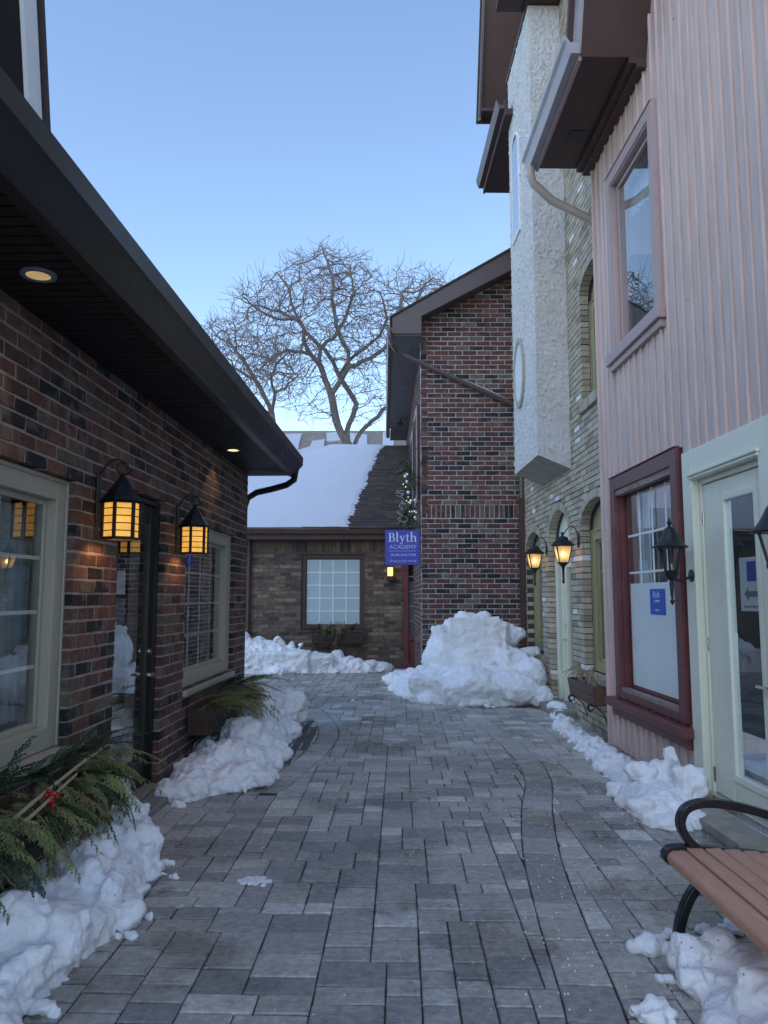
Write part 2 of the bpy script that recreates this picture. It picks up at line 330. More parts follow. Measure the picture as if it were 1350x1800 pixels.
# ------------------------------------------------------------------ brickwork
def inside_wall_cells(mb, F, u0, u1, v0, v1, ops, depth, rec=.0055, mi=0, back=True):
    """mortar sheet with real openings, reveals and returns"""
    w = -rec; us = {u0, u1}; vs = {v0, v1}
    for o in ops:
        a, b = o['u0']-rec, o['u1']+rec; us |= {a, b}; vs |= {max(v0, o['v0']-rec), o['v1']+(0 if o.get('rise') else rec)}
        if o.get('rise'): vs.add(o['v1']+o['rise']+.12)
    us = sorted(x for x in us if u0 <= x <= u1); vs = sorted(x for x in vs if v0 <= x <= v1)
    for i in range(len(us)-1):
        for j in range(len(vs)-1):
            cu, cv = (us[i]+us[i+1])/2, (vs[j]+vs[j+1])/2; skip = False
            for o in ops:
                if o['u0']-rec < cu < o['u1']+rec:
                    top = o['v1']+(o['rise']+.12 if o.get('rise') else rec)
                    if o['v0']-rec < cv < top: skip = True
            if not skip: mb.poly([F(us[i], vs[j], w), F(us[i+1], vs[j], w), F(us[i+1], vs[j+1], w), F(us[i], vs[j+1], w)], mi)
    for o in ops:
        a, b, c, d = o['u0']-rec, o['u1']+rec, max(v0, o['v0']-rec), o['v1']+(0 if o.get('rise') else rec)
        a = max(a, u0); b = min(b, u1)
        mb.poly([F(a, c, w), F(a, d, w), F(a, d, w-depth), F(a, c, w-depth)], mi); mb.poly([F(b, c, w), F(b, d, w), F(b, d, w-depth), F(b, c, w-depth)], mi)
        mb.poly([F(a, c, w), F(b, c, w), F(b, c, w-depth), F(a, c, w-depth)], mi)
        if not o.get('rise'): mb.poly([F(a, d, w), F(b, d, w), F(b, d, w-depth), F(a, d, w-depth)], mi)
        else:
            n = 24; um, hw = (o['u0']+o['u1'])/2, (o['u1']-o['u0'])/2+rec; top = d+o['rise']+.12
            P = [(um+hw*math.cos(math.pi*(1-k/n)), d+(o['rise']+rec)*math.sin(math.pi*(1-k/n))) for k in range(n+1)]
            for k in range(n):
                p, q = P[k], P[k+1]
                if q[0] <= u0 or p[0] >= u1: continue
                mb.poly([F(p[0], p[1], w), F(q[0], q[1], w), F(q[0], top, w), F(p[0], top, w)], mi)
                mb.poly([F(p[0], p[1], w), F(q[0], q[1], w), F(q[0], q[1], w-depth), F(p[0], p[1], w-depth)], mi)
    for (a) in (u0, u1): mb.poly([F(a, v0, w), F(a, v1, w), F(a, v1, w-.3), F(a, v0, w-.3)], mi)
    mb.poly([F(u0, v1, w), F(u1, v1, w), F(u1, v1, w-.3), F(u0, v1, w-.3)], mi)

_brick_cache = {}
def brick_verts(F, lu, lv, depth, c, jit, r):
    hu, hv = lu/2, lv/2; F0 = F; z_ = F(0, 0, 0); F = lambda u, v, w: tuple(p-q for p, q in zip(F0(u, v, w), z_))
    j = lambda: r.uniform(-jit, jit)
    A = [(-hu, -hv), (hu, -hv), (hu, hv), (-hu, hv)]; o = [(u+j(), v+j()) for u, v in A]
    inn = [(u-math.copysign(c, u), v-math.copysign(c, v)) for u, v in o]
    vs = [F(u, v, -depth) for u, v in o]+[F(u, v, -c) for u, v in o]+[F(u, v, j()*.6) for u, v in inn]
    fs = []
    for k in range(4):
        n = (k+1) % 4; fs += [(k, n, 4+n, 4+k), (4+k, 4+n, 8+n, 8+k)]
    fs.append((8, 9, 10, 11)); return vs, fs
def brick_mesh(F, key, lu, lv, depth, mats, ci, c=.004, jit=.003):
    k = (key, round(lu, 3), round(lv, 3), ci, rnd.randrange(3))
    if k not in _brick_cache:
        vs, fs = brick_verts(F, lu, lv, depth, c, jit, rnd)
        me = bpy.data.meshes.new('brick'); me.from_pydata(vs, [], fs); me.materials.append(mats[ci])
        bm = bmesh.new(); bm.from_mesh(me); bmesh.ops.recalc_face_normals(bm, faces=bm.faces)
        # open back: make the front face look outwards
        fr = bm.faces[:][-1]; want = Vector(F(0, 0, 1))-Vector(F(0, 0, 0))
        if fr.normal.dot(want) < 0: bmesh.ops.reverse_faces(bm, faces=bm.faces)
        bm.to_mesh(me); bm.free(); _brick_cache[k] = me
    return _brick_cache[k]
def lay_courses(F, u0, u1, v0, v1, bl, bh, j, ops, weights, keep=None, arch_ring=.1, off=0.0, seed=1):
    r = random.Random(seed); out = []; rows = int(round((v1-v0)/bh))
    for k in range(rows):
        a, b = v0+k*bh+j/2, v0+(k+1)*bh-j/2; mid = (a+b)/2; iv = [(u0, u1)]
        for o in ops:
            c, d = None, None
            if o['v0']-.02 < mid < o['v1']+.01: c, d = o['u0'], o['u1']
            elif o.get('rise') and o['v1'] <= mid < o['v1']+o['rise']+arch_ring:
                t = (mid-o['v1'])/(o['rise']+arch_ring); hw = ((o['u1']-o['u0'])/2+arch_ring)*math.sqrt(max(0, 1-t*t)); um = (o['u0']+o['u1'])/2; c, d = um-hw, um+hw
            if c is not None:
                n = []
                for p, q in iv:
                    if d <= p or c >= q: n.append((p, q)); continue
                    if c > p: n.append((p, c))
                    if d < q: n.append((d, q))
                iv = n
        o_ = off+(k % 2)*bl/2+r.uniform(-.008, .008)
        for p, q in iv:
            x = p-((p-o_) % bl)
            while x < q:
                s, e = max(x+j/2, p), min(x+bl-j/2, q)
                if e-s > .03 and (keep is None or keep((s+e)/2, mid)):
                    out.append((s, e, a, b, r.choices(range(len(weights)), weights)[0]))
                x += bl
    return out
def place_bricks(root, F, key, lst, mats, depth=.11, limit=300, hidden=None, name='brick', c=.004):
    mw = Matrix.Translation(root.location) @ root.rotation_euler.to_matrix().to_4x4()
    sc = []
    for i, b in enumerate(lst):
        p = mw @ Vector(F((b[0]+b[1])/2, (b[2]+b[3])/2, 0)); q = proj(p); s = -1
        if q and 0 < q[0] < 1350 and 0 < q[1] < 1800 and not (hidden and hidden(q[0], q[1])):
            p2 = proj(mw @ Vector(F(b[1], b[3], 0))); p3 = proj(mw @ Vector(F(b[0], b[2], 0)))
            if p2 and p3: s = abs((p2[0]-p3[0])*(p2[1]-p3[1]))+1e-3
            px = abs(p2[0]-p3[0]) if p2 and p3 else 0
            py = abs(b[3]-b[2])*FPX/q[2]
            s = px*py
        sc.append((s, i))
    sc.sort(reverse=True); top = set(i for s, i in sc[:limit] if s > 0)
    mb = MB()
    for i, b in enumerate(lst):
        u, v = (b[0]+b[1])/2, (b[2]+b[3])/2; lu, lv = b[1]-b[0], b[3]-b[2]; w = rnd.uniform(-.003, .002)
        if i in top: link(name, brick_mesh(F, key, lu, lv, depth, mats, b[4], c), root, F(u, v, w))
        else:
            vs, fs = brick_verts(F, lu, lv, depth, c, .003, rnd); base = len(mb.v); o = F(u, v, w)
            mb.v += [(x+o[0], y+o[1], z+o[2]) for x, y, z in vs]; mb.f += [tuple(base+k for k in f) for f in fs]; mb.m += [b[4]]*len(fs)
    if mb.v: tag(mb.build('brickwork', mats, root, recalc=False), kind='stuff')
def window(root, F, u0, u1, v0, v1, w, fm, cols, rows, fw=.09, fd=.06, gd=.05, munt=.018, munt_mat=None, room=None, room_depth=.8, blind=None, sash=.035, name='window', front=False):
    """framed window as one part: frame body with pane, sash bars and room shell as sub-parts; outer face of frame at w"""
    mb = MB()
    mb.mbox(F, u0, u0+fw, v0, v1, w-fd-gd, w); mb.mbox(F, u1-fw, u1, v0, v1, w-fd-gd, w)
    mb.mbox(F, u0+fw, u1-fw, v1-fw, v1, w-fd-gd, w-.001); mb.mbox(F, u0+fw, u1-fw, v0, v0+fw, w-fd-gd, w-.001)
    b = .022
    for (a, c, d, e) in ((u0-.004, u0+b, v0, v1+.004), (u1-b, u1+.004, v0, v1+.004), (u0+b, u1-b, v1-b, v1+.004)):
        mb.mbox(F, a, c, d, e, w, w+.014)
    o = bevel(mb.build(name, fm, root), .006, 2)
    a, c, d, e = u0+fw, u1-fw, v0+fw, v1-fw; g = w-gd
    s = MB()
    s.mbox(F, a, a+sash, d, e, g-.03, g+.012); s.mbox(F, c-sash, c, d, e, g-.03, g+.012); s.mbox(F, a+sash, c-sash, e-sash, e, g-.03, g+.011); s.mbox(F, a+sash, c-sash, d, d+sash, g-.03, g+.011)
    bevel(s.build('sash', fm, o), .004, 2)
    a += sash; c -= sash; d += sash; e -= sash
    p = MB(); p.poly([F(a, d, g), F(c, d, g), F(c, e, g), F(a, e, g)]); p.build('pane', M['glass'], o, recalc=False)
    if cols*rows > 1:
        for k in range(1, cols):
            x = a+(c-a)*k/cols; q = MB(); q.mbox(F, x-munt/2, x+munt/2, d, e, *((g+.004, g+.012) if front else (g-.016, g-.004))); q.build('glazing_bar', munt_mat or fm, o)
        for k in range(1, rows):
            y = d+(e-d)*k/rows; q = MB(); q.mbox(F, a, c, y-munt/2, y+munt/2, *((g+.0035, g+.0115) if front else (g-.017, g-.005))); q.build('glazing_bar', munt_mat or fm, o)
    rm = MB(); z0, z1 = g-.03, g-.03-room_depth
    A, B_, C, D = a-.3, c+.3, d-.3, e+.3
    rm.poly([F(A, C, z1), F(B_, C, z1), F(B_, D, z1), F(A, D, z1)])
    for (p0, p1) in (((A, C), (B_, C)), ((B_, C), (B_, D)), ((B_, D), (A, D)), ((A, D), (A, C))):
        rm.poly([F(*p0, z0-.08), F(*p1, z0-.08), F(*p1, z1), F(*p0, z1)])
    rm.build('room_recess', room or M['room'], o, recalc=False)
    if blind:
        q = MB(); n = int((c-a)/.09)
        gb = g+.0015 if front else g-.06; q.poly([F(a, d, gb), F(c, d, gb), F(c, e, gb), F(a, e, gb)]); q.build('blind', blind, o, recalc=False)
    return o, (a, c, d, e, g)
def curtain(o, F, u0, u1, v0, v1, w, m, folds=9, amp=.02):
    mb = MB(); n = folds*6
    P = [(u0+(u1-u0)*k/n, w+amp*math.sin(k/n*folds*2*math.pi)) for k in range(n+1)]
    for k in range(n): mb.poly([F(P[k][0], v0, P[k][1]), F(P[k+1][0], v0, P[k+1][1]), F(P[k+1][0], v1, P[k+1][1]), F(P[k][0], v1, P[k][1])])
    return mb.build('curtain', m, o, True, recalc=False)
# ------------------------------------------------------------------ ground and paving
g = MB(); g.poly([(-300, -60, -.09), (300, -60, -.09), (300, 500, -.09), (-300, 500, -.09)])
tag(g.build('ground', M['ground'], recalc=False), kind='structure')
pv = MB(); pv.poly([(-5.2, -1.0, -.011), (3.4, -1.0, -.011), (3.4, 19.0, -.011), (-5.2, 19.0, -.011)])
pavement = tag(pv.build('pavement', M['joint'], recalc=False), kind='structure')
def curve_pts(px, n=10):
    P = [at_z(x, y) for x, y in px]; out = []
    for k in range(len(P)-1):
        p0, p1, p2, p3 = P[max(k-1, 0)], P[k], P[k+1], P[min(k+2, len(P)-1)]
        for i in range(n):
            t = i/n; out.append(.5*((2*p1)+(p2-p0)*t+(2*p0-5*p1+4*p2-p3)*t*t+(3*p1-p0-3*p2+p3)*t**3))
    out.append(P[-1]); return [Vector((p.x, p.y)) for p in out]
RIB = [(curve_pts([(765, 1222), (812, 1243), (868, 1283), (922, 1330), (946, 1372), (944, 1420), (952, 1500), (985, 1610), (1040, 1760), (1060, 1850)]), .115),
       (curve_pts([(535, 1236), (566, 1262), (578, 1290), (556, 1322), (512, 1358), (470, 1392)]), .12)]
def rib_dist(p, C):
    best = (9, None, 0)
    for k in range(len(C)-1):
        a, b = C[k], C[k+1]; d = b-a; t = max(0, min(1, (p-a).dot(d)/max(d.length_squared, 1e-9))); q = a+d*t; e = (p-q).length
        if e < best[0]:
            n = Vector((-d.y, d.x)).normalized(); best = (e, (q, n, (p-q).dot(n)), (k == 0 and t <= 0) or (k == len(C)-2 and t >= 1))
    return best
def clip(poly, q, n):      # keep the side n.(x-q) > 0
    out = []
    for i in range(len(poly)):
        a, b = poly[i], poly[(i+1) % len(poly)]; da, db = (a-q).dot(n), (b-q).dot(n)
        if da >= 0: out.append(a)
        if (da > 0) != (db > 0) and abs(da-db) > 1e-9: out.append(a+(b-a)*(da/(da-db)))
    return out
def area(p): return .5*abs(sum(p[i].x*p[(i+1) % len(p)].y-p[(i+1) % len(p)].x*p[i].y for i in range(len(p))))
pr = random.Random(21); MOD = .073; rot = R_(-1.2); NX, NY = 117, 240; X0, Y0 = -5.1, 1.55
occ = [[False]*NX for _ in range(NY)]; pieces = []
SZ = [((3, 2), 5), ((4, 2), 4), ((2, 2), 3), ((3, 3), 3.2), ((4, 3), 2.2), ((2, 3), .6), ((4, 1), .5), ((3, 1), .5)]
for jy in range(NY):
    for ix in range(NX):
        if occ[jy][ix]: continue
        run = 0
        while ix+run < NX and not occ[jy][ix+run]: run += 1
        c = [(s, w) for s, w in SZ if s[0] <= run and run-s[0] != 1 and jy+s[1] <= NY and all(not occ[jy+b][ix+a] for a in range(s[0]) for b in range(s[1]))]
        s = pr.choices([q[0] for q in c], [q[1] for q in c])[0] if c else (min(run, 2 if run != 3 else 3), 1)
        for a in range(s[0]):
            for b in range(s[1]): occ[jy+b][ix+a] = True
        pieces.append((ix, jy, s))
def in_area(p):
    if p.y < 1.6 or p.y > 18.2 or p.x > 2.75: return False
    if p.x < -5: return False
    if p.y < 9.7 and p.x < -2.35+.035*(p.y-6.3): return False
    return True
JX, JY, J = .0032, .0064, .0038; polys = []
ca, sa = math.cos(rot), math.sin(rot)
for ix, jy, s in pieces:
    x0, y0, x1, y1 = X0+ix*MOD+JX, Y0+jy*MOD+JY, X0+(ix+s[0])*MOD-JX, Y0+(jy+s[1])*MOD-JY
    P = [Vector((x*ca-y*sa, x*sa+y*ca)) for x, y in ((x0, y0), (x1, y0), (x1, y1), (x0, y1))]
    c = (P[0]+P[2])/2
    if not in_area(c): continue
    frag = [P]; cut = False
    for C, hw in RIB:
        d, info, endc = rib_dist(c, C)
        if d < .45 and not endc:
            q, n, sd_ = info; new = []
            for f in frag:
                for sg in (1, -1):
                    k = clip(f, q+n*sg*(hw+J), n*sg)
                    if len(k) > 2 and area(k) > .0008: new.append(k)
            if len(new) != len(frag) or any(abs(area(a)-area(b)) > 1e-5 for a, b in zip(new, frag)): cut = True
            frag = new
    for f in frag: polys.append((f, cut))
for C, hw in RIB:                       # the curved bands: one course of stones laid along the curve
    k = 0; acc = 0; i0 = 0
    while i0 < len(C)-2:
        ln = pr.choice((.15, .2, .25)); acc = 0; i1 = i0
        while i1 < len(C)-1 and acc < ln: acc += (C[i1+1]-C[i1]).length; i1 += 1
        idx = [i0]+[i for i in range(i0+1, i1)]+[i1]
        L_, R2 = [], []
        for i in idx:
            d = (C[min(i+1, len(C)-1)]-C[max(i-1, 0)]).normalized(); n = Vector((-d.y, d.x)); e = d*J if i == i0 else (-d*J if i == i1 else d*0)
            L_.append(C[i]+n*(hw-J)+e); R2.append(C[i]-n*(hw-J)+e)
        polys.append((L_+R2[::-1], True)); i0 = i1
def paver_geo(P, z, tilt, r):
    c = sum(P, Vector((0, 0)))/len(P); n = len(P); ch = .005
    bot = [(p.x, p.y, -.05) for p in P]; top = []; inn = []
    for p in P:
        d = (p-c); zz = z+tilt[0]*d.x+tilt[1]*d.y
        j = Vector((r.uniform(-.0018, .0018), r.uniform(-.0018, .0018))); pp = p+j
        q = pp-d.normalized()*ch*1.4; top.append((pp.x, pp.y, zz-ch)); inn.append((q.x, q.y, zz))
    vs = bot+top+inn; fs = [tuple(range(2*n, 3*n))]
    for k in range(n):
        m = (k+1) % n; fs += [(k, m, n+m, n+k), (n+k, n+m, 2*n+m, 2*n+k)]
    return vs, fs
scored = []
for i, (P, cut) in enumerate(polys):
    c = sum(P, Vector((0, 0)))/len(P); q = proj((c.x, c.y, 0)); s = 0
    if q and 40 < q[0] < 1330 and q[1] < 1800: s = area(P)/q[2]**3
    scored.append((s, i))
scored.sort(reverse=True); near = set(i for s, i in scored[:300] if s > 0)
rest = MB()
for i, (P, cut) in enumerate(polys):
    if area(P) < 1e-4: continue
    c = sum(P, Vector((0, 0)))/len(P); ci = pr.choices(range(6), (5, 4.5, 3.2, 3.2, 3, 1.0))[0]
    vs, fs = paver_geo(P, pr.uniform(-.0035, .0015), (pr.uniform(-.012, .012), pr.uniform(-.012, .012)), pr)
    if i in near:
        me = bpy.data.meshes.new('paver'); me.from_pydata([(x-c.x, y-c.y, z) for x, y, z in vs], [], fs); me.materials.append(M['paver'][ci])
        link('paver', me, pavement, (c.x, c.y, 0))
    else:
        b = len(rest.v); rest.v += vs; rest.f += [tuple(b+k for k in f) for f in fs]; rest.m += [ci]*len(fs)
tag(rest.build('paving_stones', M['paver'], pavement, recalc=False), kind='stuff')
cb = MB()                                # dark old cobbles inside the planting-bed arc
for a in range(14):
    for b_ in range(36):
        x, y = -1.95+a*.1+pr.uniform(-.008, .008), 6.65+b_*.1+pr.uniform(-.008, .008); p = Vector((x, y)); d, info, e = rib_dist(p, RIB[1][0])
        if not e and info[2] < -.16 or (not e and d > .16 and x < info[0].x):
            z = pr.uniform(0.004, .012); cb.hexa([(x-.045, y-.045, -.02), (x+.045, y-.045, -.02), (x+.045, y+.045, -.02), (x-.045, y+.045, -.02), (x-.04, y-.04, z), (x+.04, y-.04, z), (x+.04, y+.04, z), (x-.04, y+.04, z)])
if cb.v: tag(bevel(cb.build('cobbles', M['cobble'], pavement, recalc=False), .008, 1), kind='stuff')

# ------------------------------------------------------------------ left: dark red brick shop
shop = thing('brick_shop', 'dark red brick shop with black eaves and cream windows along the lane', 'building', L_BASE, -L_ANG)
ops = [dict(u0=-3.3, u1=-1.5, v0=.70, v1=2.322), dict(u0=-.78, u1=.27, v0=.0, v1=2.409), dict(u0=.92, u1=2.87, v0=.74, v1=2.322)]
mb = MB(); inside_wall_cells(mb, FL, -8.0, 3.56, -.05, 3.2, ops, .30); mb.build('wall', M['mortar'], shop, recalc=False)
BL, BH, BJ = .255, .087, .0145
lst = lay_courses(FL, -6.5, 3.56, -.03, 3.18, BL, BH, BJ, ops, (5, 5, 3.5, 4, 3.2, 3, 2.2), seed=3)
place_bricks(shop, FL, 'L', lst, M['brick_red'], hidden=lambda x, y: y > 1330 and x < 190)
for (a, b, c, d, cols) in ((-3.3, -1.5, .70, 2.322, 3), (.92, 2.87, .74, 2.322, 4)):
    o, (ga, gb, gc, gd_, g_) = window(shop, FL, a+.004, b-.004, c+.004, d-.004, -.06, M['cream'], cols, 4 if cols == 3 else 4, fw=.13, gd=.07, munt=.022, munt_mat=M['muntin'], room=M['room'], room_depth=1.3)
    curtain(o, FL, ga-.1, ga+.22, gc, gd_, g_-.14, M['curtain'], 4); curtain(o, FL, gb-.25, gb+.1, gc, gd_, g_-.14, M['curtain'], 4)
    s = MB(); s.mbox(FL, a-.02, b+.02, c-.055, c, -.13, .035); bevel(s.build('sill', M['cream'], o), .008)
# recessed black door with a tall light
d0, d1, dv = -.74, .23, 2.36
dr = MB(); wd = -.085
dr.mbox(FL, d0, d0+.13, .06, dv, wd-.05, wd); dr.mbox(FL, d1-.095, d1, .06, dv, wd-.05, wd); dr.mbox(FL, d0+.13, d1-.095, dv-.14, dv, wd-.05, wd-.001); dr.mbox(FL, d0+.13, d1-.095, .06, .30, wd-.05, wd-.001)
door = bevel(dr.build('door', M['blackdoor'], shop), .005)
p = MB(); p.poly([FL(d0+.13, .30, wd-.025), FL(d1-.095, .30, wd-.025), FL(d1-.095, dv-.14, wd-.025), FL(d0+.13, dv-.14, wd-.025)]); p.build('pane', M['glass'], door, recalc=False)
q = MB(); q.mbox(FL, d0-.3, d1+.3, .0, 2.5, wd-1.4, wd-1.3); q.build('room_recess', M['room'], door)
fr = MB(); fr.mbox(FL, -.772, -.74, .02, 2.393, -.2, -.05); fr.mbox(FL, .23, .263, .02, 2.393, -.2, -.05); fr.mbox(FL, -.74, .23, 2.36, 2.393, -.2, -.05)
fr.build('door_frame', M['blackdoor'], shop)
h = MB(); hu = d1-.048; h.tube([FL(hu, .96, wd), FL(hu, .96, wd+.05)], .022, 12); h.tube([FL(hu, .96, wd+.05), FL(hu-.11, .965, wd+.055)], [.012, .009], 8); h.build('handle', M['steel'], door, 40)
h = MB(); h.tube([FL(hu, 1.15, wd), FL(hu, 1.15, wd+.022)], .028, 14); h.build('lock', M['steel'], door, 40)
s = MB(); s.mbox(FL, -.77, .26, -.03, .075, -.3, .02); s.mbox(FL, -.95, .45, -.04, .05, .022, .20); bevel(s.build('door_step', M['concrete'], shop), .015)
for (v0, v1, mm, uu) in ((1.62, 1.80, 'paper', -.42), (1.40, 1.58, 'papergrey', -.42)):
    q = MB(); q.mbox(FL, uu-.11, uu+.11, v0, v1, wd-.034, wd-.03); q.build('notice', M[mm], door)
# eaves: ribbed black soffit, box gutter, roof
so = MB(); k = -8.0
while k < 3.56:
    so.mbox(FL, k, k+.072, 3.168, 3.19, -.02, .545); so.mbox(FL, k+.072, k+.085, 3.176, 3.19, -.02, .545); k += .085
so.build('soffit', M['soffit'], shop)
gt = MB(); gt.extrude([(0, 0), (0, 0)], FL, 0, 0) if False else None
prof = [(.545, 3.145), (.60, 3.15), (.635, 3.19), (.655, 3.25), (.70, 3.30), (.705, 3.40), (.69, 3.40), (.685, 3.31), (.60, 3.20), (.545, 3.20)]
def along(mb, prof, u0, u1, sgn=1):
    n = len(prof); i = len(mb.v); mb.v += [(sgn*w, u0, v) for w, v in prof]+[(sgn*w, u1, v) for w, v in prof]
    for k in range(n): mb.f.append((i+k, i+(k+1) % n, i+n+(k+1) % n, i+n+k)); mb.m.append(0)
    mb.f.append(tuple(range(i, i+n))); mb.m.append(0); mb.f.append(tuple(range(i+n, i+2*n))); mb.m.append(0)
along(gt, prof, -8.0, 3.62); along(gt, [(.53, 3.15), (.546, 3.15), (.546, 3.42), (.53, 3.42)], -8.0, 3.60)
gt.build('gutter', M['darkmetal'], shop, 30)
rf = MB(); rf.hexa([(-5.2, -8, 5.0), (.60, -8, 3.40), (.60, 3.60, 3.40), (-5.2, 3.60, 5.0), (-5.2, -8, 5.08), (.60, -8, 3.46), (.60, 3.60, 3.46), (-5.2, 3.60, 5.08)]); rf.build('roof', M['shingle'], shop)
ew = MB(); ew.mbox(FL, 3.48, 3.55, -.05, 3.2, -5.2, -.06); ew.build('end_wall', M['brick_red'][1], shop)
dp = MB(); dp.tube([FL(3.50, 3.20, .62), FL(3.53, 3.10, .60), FL(3.57, 3.04, .5), FL(3.60, 2.99, .3), FL(3.62, 2.95, .10), FL(3.64, 2.88, -.02), FL(3.64, 2.75, -.06), FL(3.64, .1, -.06)], .042, 10); dp.build('downpipe', M['darkmetal'], shop, 50)
# steep gable standing behind the eaves (top of the photograph)
gw = MB(); gw.extrude([(-6.0, 3.3), (-1.05, 3.6), (-2.1, 9.0), (-4.0, 9.5)], FL, -3.4, -1.05); gw.build('upper_wall', M['brick_brown'][2], shop)
def raked(mb, u_lo, v_lo, u_hi, v_hi, w0, w1, t):      # board of thickness t lying along a rake
    dx, dv = u_hi-u_lo, v_hi-v_lo; l = math.hypot(dx, dv); nx, nv = dv/l*t, -dx/l*t
    mb.hexa([FL(u_lo, v_lo, w0), FL(u_lo, v_lo, w1), FL(u_lo+nx, v_lo+nv, w1), FL(u_lo+nx, v_lo+nv, w0), FL(u_hi, v_hi, w0), FL(u_hi, v_hi, w1), FL(u_hi+nx, v_hi+nv, w1), FL(u_hi+nx, v_hi+nv, w0)])
b = MB(); raked(b, -1.02, 4.0, -2.0, 8.6, -1.06, -.53, .05); b.build('rake_soffit', M['soffit'], shop)
b = MB(); raked(b, -1.19, 4.0, -2.17, 8.6, -.53, -.50, .19); b.build('rake_board', M['muntin'], shop)
b = MB(); raked(b, -.96, 4.0, -1.94, 8.6, -3.2, -.48, .05); b.build('rake_shingles', M['shingle'], shop)

def hex_lantern(name, label, u, v, w, wall_u):
    """iron hexagonal lantern with amber panes on a scrolled arm"""
    t = thing(name, label, 'wall lantern', L_BASE, -L_ANG)
    r, hb = .118, .245
    P = [(w+r*math.cos(math.pi/6+k*math.pi/3), u+r*math.sin(math.pi/6+k*math.pi/3)) for k in range(6)]
    f = MB()
    for x, y in P: f.tube([(x, y, v), (x, y, v+hb)], .014, 6)
    for k in range(6):
        a, b = P[k], P[(k+1) % 6]
        for j in range(6):
            z = v+hb*j/5; f.tube([(a[0], a[1], z), (b[0], b[1], z)], .010 if j in (0, 5) else .0035, 6)
    f.build('frame', M['black'], t, 40)
    for k in range(6):
        a, b = P[k], P[(k+1) % 6]; s = .985; q = MB()
        A = (w+(a[0]-w)*s, u+(a[1]-u)*s); B = (w+(b[0]-w)*s, u+(b[1]-u)*s)
        q.poly([(*A, v+.006), (*B, v+.006), (*B, v+hb-.006), (*A, v+hb-.006)]); q.build('amber_pane', M['lampglow'], t, recalc=False)
    q = MB(); ap = (w, u, v+hb+.2); rr = r*1.28
    E_ = [(w+rr*math.cos(math.pi/6+k*math.pi/3), u+rr*math.sin(math.pi/6+k*math.pi/3), v+hb-.018) for k in range(6)]
    for k in range(6): q.poly([E_[k], E_[(k+1) % 6], ap])
    q.poly([(x, y, z+.02) for x, y, z in E_][::-1]); q.build('hood', M['blacksatin'], t)
    a = MB(); top = v+hb+.2; pts = []
    for k in range(25):                       # big arc from the plate, ending in a curl that carries the hood
        s = k/24; an = math.pi*(1-s)*1.0; pts.append((.012+(w+.05)*(.5-.5*math.cos(math.pi-an)) if False else .012+(w+.055)*s, u, top-.02+.11*math.sin(math.pi*min(1, s*1.02))))
    cx, cz = w+.005, top+.045
    curl = [(cx+.062*(1-.035*k)*math.cos(-.3-k*.42), u, cz-.01+.055*(1-.035*k)*math.sin(-.3-k*.42)) for k in range(15)]
    a.tube(pts, .007, 6); a.tube(curl, [.007-.0002*k for k in range(15)], 6)
    a.build('scroll_arm', M['black'], t, 50)
    pl = MB(); pl.mbox(FL, u-.03, u+.03, v+.12, v+.44, .002, .016); pl.mbox(FL, u-.02, u+.02, v-.0, v+.12, .002, .012); bevel(pl.build('back_plate', M['black'], t), .006)
    ld = bpy.data.lights.new('lantern_light', 'POINT'); ld.energy = 1.2; ld.color = (1, .55, .2); ld.shadow_soft_size = .025
    lo = bpy.data.objects.new('lantern_light', ld); COL.objects.link(lo); lo.parent = t; lo.location = (w, u, v+.05)
    return t
hex_lantern('wall_lantern', 'black hexagonal lantern glowing amber on the brick pillar beside the large cream window', -1.19, 1.985, .17, 0)
hex_lantern('wall_lantern', 'black hexagonal lantern glowing amber between the black door and the far cream window', .575, 1.985, .165, 0)
def downlight(label, u, w, lit):
    t = thing('recessed_downlight', label, 'downlight', L_BASE, -L_ANG); c = (w, u, 3.165)
    q = MB(); q.lathe(c, [(.058, -.012), (.083, -.012), (.085, -.004), (.085, 0), (.058, 0), (.058, -.012)], 28, caps=False); q.build('trim_ring', M['papergrey'], t, 40)
    q = MB(); q.lathe(c, [(.0005, -.009), (.057, -.009), (.057, -.004)], 28); q.build('lens', lit, t, 40)
    ld = bpy.data.lights.new('downlight_beam', 'SPOT'); ld.energy = 2.2; ld.color = (1, .62, .25); ld.spot_size = R_(110); ld.spot_blend = .6; ld.shadow_soft_size = .04
    lo = bpy.data.objects.new('downlight_beam', ld); COL.objects.link(lo); lo.parent = t; lo.location = (w, u, 3.14)
M['downlight_dim'] = glow('downlight_lens_dim', (1.0, .66, .3), .22)
downlight('round warm downlight in the black soffit over the large cream window', -2.69, .29, M['downlight_dim'])
downlight('round warm downlight in the black soffit near the far end of the eaves', 1.80, .21, M['downlight'])

# ------------------------------------------------------------------ right: pink boarded house
pink = thing('pink_boarded_house', 'pink vertical-boarded house with brown eaves on the right of the lane', 'building', R_BASE, -R_ANG)
pops = [(-1.93, -.56, 4.16, 6.14), (-2.14, -.36, .56, 2.85), (-4.2, -2.27, -.1, 2.78)]
bwall = MB(); us = sorted({-9.0, 0.0, *[x for o in pops for x in o[:2]]}); vs = sorted({-.1, 8.6, *[x for o in pops for x in o[2:]]})
for i in range(len(us)-1):
    for j in range(len(vs)-1):
        cu, cv = (us[i]+us[i+1])/2, (vs[j]+vs[j+1])/2
        if any(o[0] < cu < o[1] and o[2] < cv < o[3] for o in pops): continue
        bwall.poly([FR(us[i], vs[j], -.02), FR(us[i+1], vs[j], -.02), FR(us[i+1], vs[j+1], -.02), FR(us[i], vs[j+1], -.02)])
bwall.poly([FR(0, -.1, -.02), FR(0, 8.6, -.02), FR(0, 8.6, -3), FR(0, -.1, -3)])
bwall.build('wall', M['pink'], pink, recalc=False)
BW = .168; k = 0; r = random.Random(4); _bc = {}
